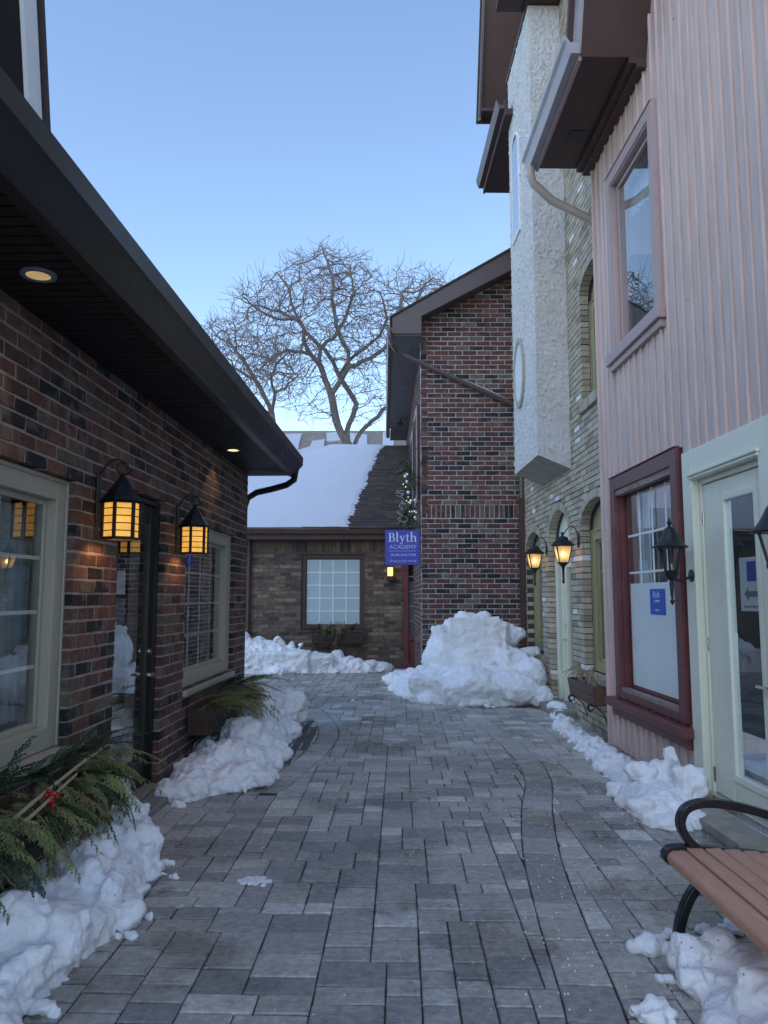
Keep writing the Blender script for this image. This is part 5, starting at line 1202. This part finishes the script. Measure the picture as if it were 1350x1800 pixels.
for y in (BY1+.02, BY0-.02):
    S = lambda pts: spline([(x, y, z) for x, z in pts])
    q = MB(); q.ribbon(S([(1.300, .385), (1.236, .400), (1.224, .432), (1.262, .456), (1.40, .452), (1.60, .434), (1.74, .415)]), .05, .026, (0, 1, 0)); bevel(q.build('seat_rail', M['blacksatin'], bench, 40), .005)
    q = MB(); q.ribbon(S([(1.385, .440), (1.325, .50), (1.300, .565), (1.325, .625), (1.395, .652), (1.50, .650), (1.62, .625), (1.765, .585)]), .054, .036, (0, 1, 0)); bevel(q.build('armrest', M['blacksatin'], bench, 40), .007)
    q = MB(); q.ribbon(S([(1.62, .415), (1.47, .365), (1.35, .27), (1.285, .14), (1.262, .0)]), .052, .042, (0, 1, 0)); bevel(q.build('leg', M['blacksatin'], bench, 40), .007)
    q = MB(); q.ribbon(S([(1.66, .415), (1.73, .33), (1.80, .2), (1.85, .0)]), .05, .036, (0, 1, 0)); bevel(q.build('leg', M['blacksatin'], bench, 40), .007)
    q = MB(); q.ribbon(S([(1.70, .40), (1.742, .45), (1.77, .60), (1.83, .76), (1.90, .90)]), .05, .030, (0, 1, 0)); bevel(q.build('back_post', M['blacksatin'], bench, 40), .006)

# ------------------------------------------------------------------ window boxes and evergreen cuttings
def frond(seed, ln, wid, droop, dens=15):
    """flat cedar spray: arched stem with scaly side branchlets"""
    r = random.Random(seed); q = MB(); N = 14; S = []
    for k in range(N+1):
        t = k/N; S.append(Vector((ln*t, r.uniform(-.006, .006)+.03*math.sin(t*3+seed), .16*ln*t-droop*ln*t*t)))
    q.tube(S, [.004*(1-.8*k/N) for k in range(N+1)], 4)
    for k in range(2, dens*2):
        t = k/(dens*2); i = min(N-1, int(t*N)); p = S[i].lerp(S[i+1], t*N-i); d = (S[i+1]-S[i]).normalized()
        sgn = 1 if k % 2 else -1; L_ = wid*(1-t*.75)*r.uniform(.7, 1.15)*(.45+.55*min(1, t*4))
        side = Vector((d.y, -d.x, 0)); side = side if side.length > .01 else Vector((0, 1, 0)); side.normalize(); side *= sgn
        bd = (d*.8+side*1.0+Vector((0, 0, r.uniform(-.3, .25)))).normalized(); prev = p
        for m in range(3):
            bd = (bd+d*.18+Vector((0, 0, -.22))).normalized(); nx_ = prev+bd*L_/3
            pr_ = bd.cross(Vector((0, 0, 1))).normalized()*(.0075*(1-m*.2)); q.poly([prev-pr_*.7, prev+pr_*.7, nx_+pr_*.4, nx_-pr_*.4])
            for s2 in (1, -1):
                e = (bd+pr_.normalized()*s2*.9+Vector((0, 0, r.uniform(-.35, .1)))).normalized()*L_*.36*(1-m*.18); w_ = e.cross(Vector((0, 0, 1))).normalized()*.0042
                q.poly([prev+e*.05-w_, prev+e*.05+w_, prev+e*.7+w_*1.2, prev+e, prev+e*.7-w_*1.2])
            prev = nx_
    return q
FROND = {}
for nm, mt in (('cedar', M['cedar']), ('cedar_dark', M['cedar_dark']), ('cedar_brown', M['cedar_brown'])):
    FROND[nm] = [frond(i, .42+.07*(i % 3), .15, .55+.14*(i % 4)).mesh('cedar_spray', mt, recalc=False) for i in range(5)]
def greens(label, base, ang, F, spots, seed):
    t = thing('evergreen_cuttings', label, 'greenery', base, ang); r = random.Random(seed)
    for (u, v, w, yaw, tilt, sc, kd) in spots:
        o = link('cedar_spray', r.choice(FROND[kd]), t, F(u, v, w), (r.uniform(-.5, .5), tilt, yaw)); o.scale = (sc, sc, sc)
    return t
def scroll(mb, c, F, s=1.0, turns=1.6):
    pts = []
    for k in range(26):
        a = -math.pi/2+k/25*turns*2*math.pi; rr = .045*s*(1-.5*k/25); pts.append(F(c[0], c[1]+rr*math.sin(a), c[2]+rr*math.cos(a)))
    mb.tube(pts, .007*s, 6)
def flower_box(label, base, ang, F, u0, u1, v0, v1, w0, w1, wood, planks=2):
    t = thing('flower_box', label, 'flower box', base, ang); ph = (v1-v0)/planks
    for k in range(planks):
        q = MB(); a, b = v0+k*ph+.002, v0+(k+1)*ph-.002; s0, s1 = .86+.14*k/planks, .86+.14*(k+1)/planks
        q.hexa([F(u0, a, w0+(w1-w0)*s0-.022), F(u1, a, w0+(w1-w0)*s0-.022), F(u1, a, w0+(w1-w0)*s0), F(u0, a, w0+(w1-w0)*s0), F(u0, b, w0+(w1-w0)*s1-.022), F(u1, b, w0+(w1-w0)*s1-.022), F(u1, b, w0+(w1-w0)*s1), F(u0, b, w0+(w1-w0)*s1)]); bevel(q.build('front_plank', wood, t), .004)
    for uu in (u0+.012, u1-.012):
        q = MB(); q.hexa([F(uu-.011, v0, w0), F(uu+.011, v0, w0), F(uu+.011, v0, w0+(w1-w0)*.86-.023), F(uu-.011, v0, w0+(w1-w0)*.86-.023), F(uu-.011, v1, w0), F(uu+.011, v1, w0), F(uu+.011, v1, w1-.023), F(uu-.011, v1, w1-.023)]); q.build('end_panel', wood, t)
    q = MB(); q.mbox(F, u0+.03, u1-.03, v0, v0+.03, w0, w0+(w1-w0)*.8); q.mbox(F, u0+.03, u1-.03, v1-.06, v1-.03, w0, w1-.03); q.build('soil', M['cobble'], t)
    for uu in (u0+.12, u1-.12):
        q = MB(); q.tube([F(uu, v0-.012, w0), F(uu, v0-.012, w1-.03)], .008, 6); scroll(q, (uu, v0-.03, w1-.02), F); q.tube([F(uu, v0-.25, w0+.005), F(uu, v0-.1, w0+.06), F(uu, v0-.012, w0+.16)], .007, 6); q.build('scroll_bracket', M['black'], t, 50)
    return t
flower_box('dark wooden flower box below the large near cream window', L_BASE, -L_ANG, FL, -3.25, -1.42, .30, .54, .03, .30, M['wood_box'])
flower_box('dark wooden flower box below the far cream window past the black door', L_BASE, -L_ANG, FL, .99, 2.78, .33, .55, .03, .28, M['wood_box'])
flower_box('brown wooden flower box with dead stems at the pink house corner', R_BASE, -R_ANG, FT, .10, 1.18, .40, .61, .05, .27, M['wood_box2'])
flower_box('dark flower box of withered plants below the white-blind window', (0, LY, 0), 0, FG, -1.60, -.46, .56, .76, .03, .27, M['wood_box'])
r = random.Random(11); sp = []
for k in range(105):
    u = r.uniform(-3.2, -1.38); kd = 'cedar' if r.random() < .74 else ('cedar_dark' if r.random() < .7 else 'cedar_brown')
    w = r.uniform(.10, .26); yaw = r.uniform(-1.0, 1.2)+.25; sp.append((u, r.uniform(.52, .63), w, yaw, r.uniform(-.25, .75), r.uniform(.5, .82), kd))
for k in range(14): sp.append((r.uniform(-1.75, -1.42), r.uniform(.54, .66), r.uniform(.12, .26), r.uniform(.9, 1.7), r.uniform(-.4, .1), r.uniform(.6, .85), 'cedar'))
for k in range(30): sp.append((r.uniform(-3.1, -1.3), r.uniform(.58, .66), r.uniform(.05, .14), r.uniform(-1.2, 1.2), r.uniform(-1.2, -.7), r.uniform(.45, .75), 'cedar_dark'))
gr1 = greens('bright green cedar sprays draping over the near flower box', L_BASE, -L_ANG, FL, sp, 1)
q = MB(); q.tube([FL(-2.9, .50, .22), FL(-2.4, .62, .27), FL(-1.9, .70, .29), FL(-1.6, .70, .26)], [.011, .010, .008, .005], 7); q.tube([FL(-2.9, .47, .25), FL(-2.45, .58, .30), FL(-2.05, .66, .31)], [.010, .009, .006], 7); q.build('peeled_stick', M['stick'], gr1, 50)
q = MB()
for k in range(9): q.ball(FL(-2.33+r.uniform(-.035, .035), .60+r.uniform(-.03, .04), .31+r.uniform(-.02, .02)), .013, 8)
q.build('berries', M['berry'], gr1, True)
q = MB()
for k in range(5): a = r.uniform(-2.4, -1.7); q.tube([FL(a, .45, .30), FL(a+.04, .30, .36), FL(a+.06, .12+r.uniform(0, .1), .37)], .003, 4)
q.build('dangling_stem', M['grass_dry'], gr1)
sp = []
for k in range(62):
    u = r.uniform(1.0, 2.75); kd = 'cedar' if r.random() < .55 else ('cedar_dark' if r.random() < .6 else 'cedar_brown'); sp.append((u, r.uniform(.52, .64), r.uniform(.08, .25), r.uniform(-1.0, 1.0), r.uniform(-.75, .1), r.uniform(.6, .95), kd))
gr2 = greens('mixed green and brown cedar sprays in the flower box past the black door', L_BASE, -L_ANG, FL, sp, 2)
q = MB()
for k in range(46):
    a = r.uniform(1.5, 2.6); d = r.uniform(-.2, .2); q.tube([FL(a, .56, .22), FL(a+d*.4, .66+r.uniform(-.1, .04), .32), FL(a+d, .40+r.uniform(-.12, .1), .46), FL(a+d*1.2, .2+r.uniform(-.05, .15), .5)], [.003, .003, .002, .001], 4)
q.build('pine_needles', M['grass_dry'], gr2)
sp = [(r.uniform(-1.55, -.5), r.uniform(.74, .84), r.uniform(.08, .24), r.uniform(-2.6, -.5), r.uniform(-1.1, .2), r.uniform(.5, .85), 'cedar_dark' if r.random() < .75 else 'cedar_brown') for _ in range(40)]
gr3 = greens('dark withered greenery in the flower box below the white-blind window', (0, LY, 0), 0, FG, sp, 3)
q = MB()
for k in range(40): a = r.choice((-1.25, -.95))+r.uniform(-.12, .12); d = r.uniform(-.14, .14); q.tube([FG(a, .76, .2), FG(a+d*.5, .95+r.uniform(-.05, .12), .24), FG(a+d, .72+r.uniform(-.1, .15), .34)], [.005, .005, .002], 4)
q.build('dry_grass', M['grass_dry'], gr3)
ds = thing('dead_stems', 'dry dead stems in the flower box at the pink house corner', 'dead plant', R_BASE, -R_ANG)
for k in range(16):
    a = r.uniform(.3, 1.05); q = MB(); d = r.uniform(-.3, .3); q.tube([FT(a, .56, .15), FT(a+d*.4, .72+r.uniform(0, .06), .17+r.uniform(-.05, .05)), FT(a+d, .66+r.uniform(-.05, .05), .22+r.uniform(-.06, .1))], [.009, .008, .004], 5); q.build('stem', M['stick'] if k % 3 else M['grass_dry'], ds)

# garland with silver ribbon and baubles on the gable house side wall, above the sign
gar = thing('christmas_garland', 'evergreen garland with silver ribbon and baubles hanging above the blue sign', 'garland', (.46, 14.3, 2.93))
for k in range(95):
    z = r.uniform(.05, 1.3); a = r.uniform(0, 6.28); o = link('fir_sprig', r.choice(FROND['cedar_dark'] if k % 3 else FROND['cedar']), gar, (r.uniform(-.06, .08), r.uniform(-.05, .05), z), (r.uniform(-.6, .6), r.uniform(-.6, .9), a)); s = r.uniform(.42, .62); o.scale = (s, s, s)
for k in range(10): q = MB(); q.ball((r.uniform(-.1, .12), -.17+r.uniform(-.05, .03), r.uniform(.08, 1.0)), r.uniform(.02, .04), 10); q.build('bauble', M['silver'], gar, True)
for k in range(9): q = MB(); q.ball((r.uniform(-.12, .14), -.16+r.uniform(-.06, .03), r.uniform(.05, .8)), .010, 6); q.build('fairy_light', M['fairy'], gar, True)
q = MB(); pts = [(-.15+.035*math.sin(k*2.1+k*k*.05), -.15+.04*math.cos(k*1.3), .02+k*.045) for k in range(24)]; q.ribbon(spline([(x+r.uniform(-.05, .06), y, z) for x, y, z in pts[:15]], 4), .05, .003, (.3, 1, .2)); q.build('ribbon', M['silverribbon'], gar)
for k in range(3):
    q = MB(); c = (-.14+r.uniform(-.04, .05), -.17, .1+k*.24); q.ribbon([(c[0]+.07*math.cos(a/10*6.28), c[1]+.02*math.sin(a/5*6.28), c[2]+.06*math.sin(a/10*6.28)) for a in range(11)], .05, .003, (0, 1, .2)); q.build('ribbon_loop', M['silverribbon'], gar)
q = MB(); q.tube([(.02, 0, .0), (.02, 0, 1.4), (.26, .0, 1.5)], .01, 6); q.build('hanger', M['black'], gar)

# ------------------------------------------------------------------ snow
def rough_hull(b, c, s, r, n=16, rz=0.0):
    vs = []; m = Matrix.Rotation(rz, 3, 'Z') @ Matrix.Rotation(r.uniform(-.3, .3), 3, 'X')
    for _ in range(n):
        d = Vector((r.gauss(0, 1), r.gauss(0, 1), r.gauss(0, 1))).normalized(); k = r.uniform(.75, 1.0)
        p = Vector((math.copysign(abs(d.x)**.6, d.x)*s[0], math.copysign(abs(d.y)**.6, d.y)*s[1], math.copysign(abs(d.z)**.6, d.z)*s[2]))*k; vs.append(b.verts.new(Vector(c)+m @ p))
    bmesh.ops.convex_hull(b, input=vs)
def snow(name, label, lumps, voxel, amp, seed, cat='snow pile', group=None, cracks=1.0):
    """lumps and blocks fused into one body, then weathered"""
    r = random.Random(seed); b = bmesh.new()
    for q in lumps:
        if q[0] == 's': 
            mt = Matrix.Translation(q[1:4]) @ Matrix.Rotation(r.uniform(0, 6), 4, 'Z') @ Matrix.Diagonal((q[4], q[5], q[6], 1)); bmesh.ops.create_icosphere(b, subdivisions=2, radius=1, matrix=mt)
        elif q[0] == 'h': rough_hull(b, q[1:4], q[4:7], r, 18, q[7] if len(q) > 7 else r.uniform(0, 3))
        elif q[0] == 'b':
            mt = Matrix.Translation(q[1:4]) @ Matrix.Rotation(q[7], 4, 'Z') @ Matrix.Rotation(q[8] if len(q) > 8 else 0, 4, 'X') @ Matrix.Diagonal((q[4]*2, q[5]*2, q[6]*2, 1)); bmesh.ops.create_cube(b, size=1, matrix=mt)
    me = bpy.data.meshes.new(name); b.to_mesh(me); b.free(); o = bpy.data.objects.new(name, me); COL.objects.link(o)
    m = o.modifiers.new('fuse', 'REMESH'); m.mode = 'VOXEL'; m.voxel_size = voxel
    sm = o.modifiers.new('soften', 'SMOOTH'); sm.factor = .5; sm.iterations = 2
    dg = bpy.context.evaluated_depsgraph_get(); me2 = bpy.data.meshes.new_from_object(o.evaluated_get(dg)); o.modifiers.clear(); o.data = me2; bpy.data.meshes.remove(me)
    nrm = [v.normal.copy() for v in me2.vertices]; off = Vector((seed*1.7, seed*.3, 0))
    for v, n in zip(me2.vertices, nrm):
        p = v.co+off; f1 = noise.noise(p*3.2); f2 = noise.noise(p*8.0); f3 = noise.noise(p*19.0); bil = abs(noise.noise(p*6.0+Vector((9, 0, 0))))
        cr = max(0, .10-abs(noise.noise(p*2.3+Vector((0, 5, 0)))))/.10
        f4 = noise.noise(p*42.0)
        rg = abs(noise.noise(p*13.0+Vector((0, 0, 4)))); v.co += n*amp*(f1*.65+f2*.55+f3*.45+f4*.25+bil*.75-rg*.5-cr*.55*cracks)
        if v.co.z < .0: v.co.z = -.004
    bm = bmesh.new(); bm.from_mesh(me2); seen = set(); dead = []      # crumbs that would hang in the air are dropped
    for v0 in bm.verts:
        if v0.index in seen: continue
        st = [v0]; seen.add(v0.index); isl = []
        while st:
            q = st.pop(); isl.append(q)
            for e in q.link_edges:
                w = e.other_vert(q)
                if w.index not in seen: seen.add(w.index); st.append(w)
        if min(q.co.z for q in isl) > .03: dead += isl
    bmesh.ops.delete(bm, geom=dead, context='VERTS'); bm.to_mesh(me2); bm.free()
    me2.materials.clear(); me2.materials.append(M['snow']); me2.shade_smooth(); me2.update()
    return tag(o, label, cat, group)
def bank(path, n, rmin, rmax, seed, hard=.4, flat=.8):
    """lumps along a path of (x, y, half width, height)"""
    r = random.Random(seed); out = []
    for k in range(n):
        s = r.uniform(0, len(path)-1.001); i = int(s); f = s-i; a, b = path[i], path[i+1]; x, y, hw, h = [a[q]*(1-f)+b[q]*f for q in range(4)]
        dx, dy = b[0]-a[0], b[1]-a[1]; l = math.hypot(dx, dy); nx, ny = -dy/l, dx/l; o = r.uniform(-1, 1); rad = r.uniform(rmin, rmax); rad = min(rad, hw*.8)
        z = h*(1-o*o)*r.uniform(.25, 1)-rad*.3; z = max(z, rad*.25)
        X, Yy = x+nx*o*(hw-rad*.6), y+ny*o*(hw-rad*.6)
        if r.random() < hard: out.append(('h', X, Yy, z, rad, rad*r.uniform(.7, 1.1), rad*r.uniform(.55, .9)))
        else: out.append(('s', X, Yy, z, rad, rad*r.uniform(.8, 1.2), rad*flat))
    for k in range(int(n*.7)):             # crumbs broken off and lying on the surface
        s = r.uniform(0, len(path)-1.001); i = int(s); f = s-i; a, b = path[i], path[i+1]; x, y, hw, h = [a[q]*(1-f)+b[q]*f for q in range(4)]
        dx, dy = b[0]-a[0], b[1]-a[1]; l = math.hypot(dx, dy); o = r.uniform(-1.12, 1.12); rad = r.uniform(rmin*.25, rmin*.9)
        out.append(('h', x-dy/l*o*hw, y+dx/l*o*hw, max(rad*.3, h*max(0, 1-o*o)*r.uniform(.5, .86)), rad, rad*r.uniform(.6, 1), rad*r.uniform(.5, .9)))
    for k in range(len(path)*6-6):          # solid core so that nothing hollow shows
        s = k/6; i = min(int(s), len(path)-2); f = s-i; a, b = path[i], path[i+1]; x, y, hw, h = [a[q]*(1-f)+b[q]*f for q in range(4)]
        out.append(('s', x, y, 0, hw*.85, hw*.85, h*.72))
    return out
# near left bank
P1 = [(-1.80, 5.25, .20, .22), (-1.70, 5.0, .30, .36), (-1.66, 4.6, .36, .34), (-1.62, 4.2, .42, .30), (-1.66, 3.8, .46, .30), (-1.70, 3.4, .42, .26), (-1.78, 2.9, .44, .22), (-1.85, 2.3, .46, .22)]
ex = [('h', -1.70, 5.12, .36, .075, .05, .12), ('h', -1.56, 5.0, .30, .12, .08, .13), ('h', -1.42, 4.72, .16, .13, .14, .15), ('h', -1.36, 3.98, .12, .10, .12, .14), ('h', -1.48, 4.02, .2, .10, .09, .10), ('s', -1.40, 3.5, .14, .16, .13, .13), ('s', -1.58, 3.45, .22, .16, .15, .13), ('h', -1.45, 3.25, .12, .12, .1, .12), ('s', -1.62, 3.0, .15, .14, .14, .12)]
snow('snow_pile', 'lumpy old snow bank below the near flower box on the left', bank(P1, 95, .06, .16, 1, .6)+ex, .0135, .038, 1)
# left bank past the door, rising towards the corner
P2 = [(-1.72, 6.35, .16, .12), (-1.50, 6.75, .42, .22), (-1.45, 7.3, .50, .30), (-1.42, 8.0, .46, .42), (-1.42, 8.9, .44, .48), (-1.46, 9.7, .44, .50), (-1.62, 10.3, .36, .42)]
snow('snow_pile', 'snow bank curving round the planting bed past the black door', bank(P2, 110, .08, .22, 2, .5)+[('h', -1.08, 6.72, .08, .18, .12, .09), ('s', -1.15, 9.75, .22, .22, .28, .24)], .017, .042, 2)
# pile in front of the low house with a plough-cut face
P3 = [(-3.6, 16.9, .6, .98), (-2.9, 16.85, .62, 1.0), (-2.3, 16.8, .62, .86), (-1.7, 16.85, .58, .62), (-1.1, 16.9, .5, .42), (-.6, 16.95, .42, .34), (-.15, 17.0, .3, .18), (.15, 17.05, .15, .08)]
snow('snow_pile', 'long snow bank with a plough-cut face below the white-blind window', bank(P3, 120, .09, .2, 3, .5)+[('b', -2.35, 16.5, .16, .78, .16, .30, .0, .12), ('b', -3.3, 16.5, .2, .5, .2, .3, .1, .1), ('b', -1.4, 16.62, .12, .30, .18, .26, .15, .2)], .026, .034, 3)
# big pile against the gable house
P4 = [(.15, 15.2, .16, .10), (.40, 14.2, .30, .26), (.75, 13.0, .70, .55), (1.25, 12.5, .95, .80), (1.75, 12.4, 1.0, .85), (2.2, 12.3, .6, .70)]
e4 = [('b', 1.42, 12.62, 1.02, .40, .30, .23, .05, -.12), ('b', 1.80, 12.68, .98, .22, .28, .20, -.25, -.1), ('b', 1.05, 12.66, .94, .20, .26, .20, .3, -.1), ('h', 1.32, 12.75, 1.24, .2, .22, .14), ('h', 1.55, 12.7, 1.25, .17, .2, .17), ('h', 1.78, 12.7, 1.12, .18, .2, .15), ('s', 2.12, 12.9, .95, .17, .17, .2), ('s', 2.26, 12.9, 1.0, .12, .12, .12), ('h', 2.35, 12.5, .72, .22, .16, .08), ('s', 2.22, 12.0, .35, .3, .3, .35), ('b', .80, 12.1, .20, .36, .24, .25, -.42, .3), ('b', 1.15, 11.75, .16, .25, .2, .2, -.2, .35), ('s', 1.3, 11.9, .3, .5, .4, .3), ('s', 1.9, 11.7, .26, .45, .35, .28), ('h', 2.05, 12.3, .62, .35, .3, .25), ('s', 1.0, 12.6, .6, .4, .4, .3), ('s', 2.3, 11.55, .14, .2, .18, .18), ('s', 1.35, 12.6, .55, .6, .5, .35), ('s', 1.75, 12.6, .55, .5, .5, .35), ('h', 1.05, 12.35, .62, .3, .25, .2), ('h', 1.45, 12.25, .62, .35, .25, .2), ('h', 1.85, 12.3, .66, .3, .25, .2), ('s', .95, 12.9, .75, .25, .3, .25)]
snow('snow_pile', 'tall shovelled snow heap with a cut block on top against the gable house', bank(P4, 150, .09, .22, 4, .6)+e4, .026, .04, 4)
# right-hand strip
P5 = [(2.16, 9.75, .09, .08), (2.20, 9.2, .13, .12), (2.20, 8.4, .15, .13), (2.18, 7.6, .17, .15), (2.14, 6.9, .21, .16), (2.10, 6.4, .30, .26), (2.10, 5.95, .34, .28), (2.04, 5.68, .28, .12)]
snow('snow_pile', 'narrow broken snow strip along the pink house wall', bank(P5, 105, .05, .12, 5, .65)+[('h', 2.31, 6.38, .25, .075, .06, .17), ('h', 2.27, 6.34, .2, .11, .09, .13), ('h', 2.2, 6.3, .22, .14, .12, .12), ('h', 2.30, 5.95, .22, .15, .12, .14), ('h', 2.02, 6.25, .2, .16, .14, .12), ('h', 1.86, 5.75, .1, .14, .1, .1)], .0135, .032, 5)
P6 = [(1.42, 3.50, .10, .04), (1.40, 3.40, .20, .12), (1.50, 3.2, .32, .17), (1.62, 2.95, .46, .20), (1.72, 2.6, .55, .20), (1.8, 2.1, .5, .18)]
snow('snow_pile', 'trodden snow heap under the front of the park bench', bank(P6, 70, .06, .15, 6, .75)+[('h', 1.44, 3.08, .12, .17, .15, .13), ('h', 1.28, 3.42, .10, .10, .09, .11), ('h', 1.24, 3.30, .06, .09, .07, .06), ('h', 1.62, 3.3, .08, .2, .16, .1), ('h', 1.42, 3.45, .1, .1, .08, .1)], .0115, .022, 6)
P7 = [(2.36, 10.9, .09, .06), (2.33, 10.5, .10, .08), (2.34, 10.1, .08, .05)]
snow('snow_pile', 'small ridge of snow on the arched door step', bank(P7, 26, .04, .08, 7, .4)+[('s', 2.36, 10.75, .1, .1, .2, .1)], .015, .02, 7)
chunks = [((1142, 1672), .085, 'lumpy snow chunk lying left of the snow heap under the bench'), ((1238, 1640), .055, 'dirty oval snow lump behind the bench leg, upper of two'), ((1236, 1660), .045, 'dirty oval snow lump behind the bench leg, lower of two'), ((1290, 1640), .08, 'pitted snow lump under the bench seat'), ((1178, 1650), .05, 'small pale snow lump touching the bench front leg'), ((1150, 1795), .095, 'rounded snow chunk cut by the bottom edge of the picture'), ((1168, 1726), .045, 'flat broken snow flake beside the bench snow heap'), ((296, 1521), .045, 'small snow lump just off the near left snow bank'), ((306, 1544), .035, 'tiny snow lump on pavers beside the near left bank'), ((502, 1304), .05, 'single snow lump on cobbles beside the curved bed edge'), ((620, 1232), .03, 'lone snow crumb on the pavers before the tall snow heap'), ((75, 1782), .07, 'round snow lump at the bottom left corner'), ((315, 1418), .05, 'snow lump by the black door step, front of the curving bank'), ((1000, 1268), .07, 'upright snow lump at the far end of the right snow strip')]
for i, ((px, py), s, lab) in enumerate(chunks):
    p = at_z(px, py); r = random.Random(60+i)
    snow('snow_chunk', lab, [('h', p.x, p.y, s*.3, s*1.05, s*.7, s*.5), ('h', p.x+s*.5*r.uniform(-1, 1), p.y, s*.5, s*.6, s*.5, s*.45), ('h', p.x-s*.6, p.y+s*.1, s*.2, s*.6, s*.5, s*.35), ('h', p.x+s*.7, p.y-s*.1, s*.15, s*.45, s*.4, s*.3)], max(.006, s*.11), s*.25, 60+i, 'snow chunk', 'loose snow chunks on the paving')
ri = random.Random(5); ipc = at_z(444, 1548)
snow('ice_patch', 'thin white patch of ice on one paver left of centre', [('h', ipc.x+ri.gauss(0, .045), ipc.y+ri.gauss(0, .028), 0.0, ri.uniform(.02, .05), ri.uniform(.012, .028), ri.uniform(.004, .009)) for _ in range(26)], .004, .003, 80, 'ice patch')
# scattered ice-melt grains
q = MB(); r = random.Random(17)
for k in range(800):
    px = r.choice((r.gauss(1080, 130), r.gauss(1000, 160), r.uniform(300, 1180))); py = 1250+abs(r.gauss(0, 1))*230+r.uniform(0, 60)
    if py > 1790 or px > 1260 or px < 300: continue
    p = at_z(px, py, 0); s = r.uniform(.0018, .0048)*(1.25 if px > 900 else .9)
    if p.x > 2.3 or p.x < -1.4: continue
    a = r.uniform(0, 6); q.hexa([(p.x+s*math.cos(a+j*1.57)*r.uniform(.7, 1.2), p.y+s*math.sin(a+j*1.57), z) for z in (-.001, s*.8) for j in range(4)])
tag(q.build('ice_melt_salt', M['salt'], None, recalc=False), 'scattered white grains of ice-melt salt on the pavers', 'salt', None, 'stuff')
tw = MB(); tw.tube([(-1.50, 4.35, .34), (-1.62, 4.0, .36), (-1.80, 3.7, .30)], [.003, .004, .003], 5); tw.tube([(-1.62, 4.35, .42), (-1.64, 4.15, .37), (-1.66, 4.02, .28)], [.002, .003, .002], 5)
tag(tw.build('dry_twig', M['bark'], None), 'thin dry twig lying on the near left snow bank', 'twig')
# ------------------------------------------------------------------ groups of look-alike things
GROUPS = {'recessed_downlight': 'downlights in the black soffit', 'flower_box': 'flower boxes below the windows', 'snow_pile': 'shovelled snow along the lane', 'bare_tree': 'bare trees behind the roofs',
          'evergreen_cuttings': 'evergreen cuttings in the flower boxes', 'window_poster': 'notices behind the right-hand glass', 'step_stone': 'stones below the glazed door'}
for o in scene.objects:
    if o.parent is None and 'category' in o.keys():
        b = o.name.split('.')[0]
        if b in GROUPS: o['group'] = GROUPS[b]
        elif b == 'wall_lantern': o['group'] = 'hexagonal lanterns on the brick shop' if 'hexagonal' in o['label'] else ('unlit lanterns on the pink house' if 'unlit' in o['label'] else 'lit lanterns beside the arched door')
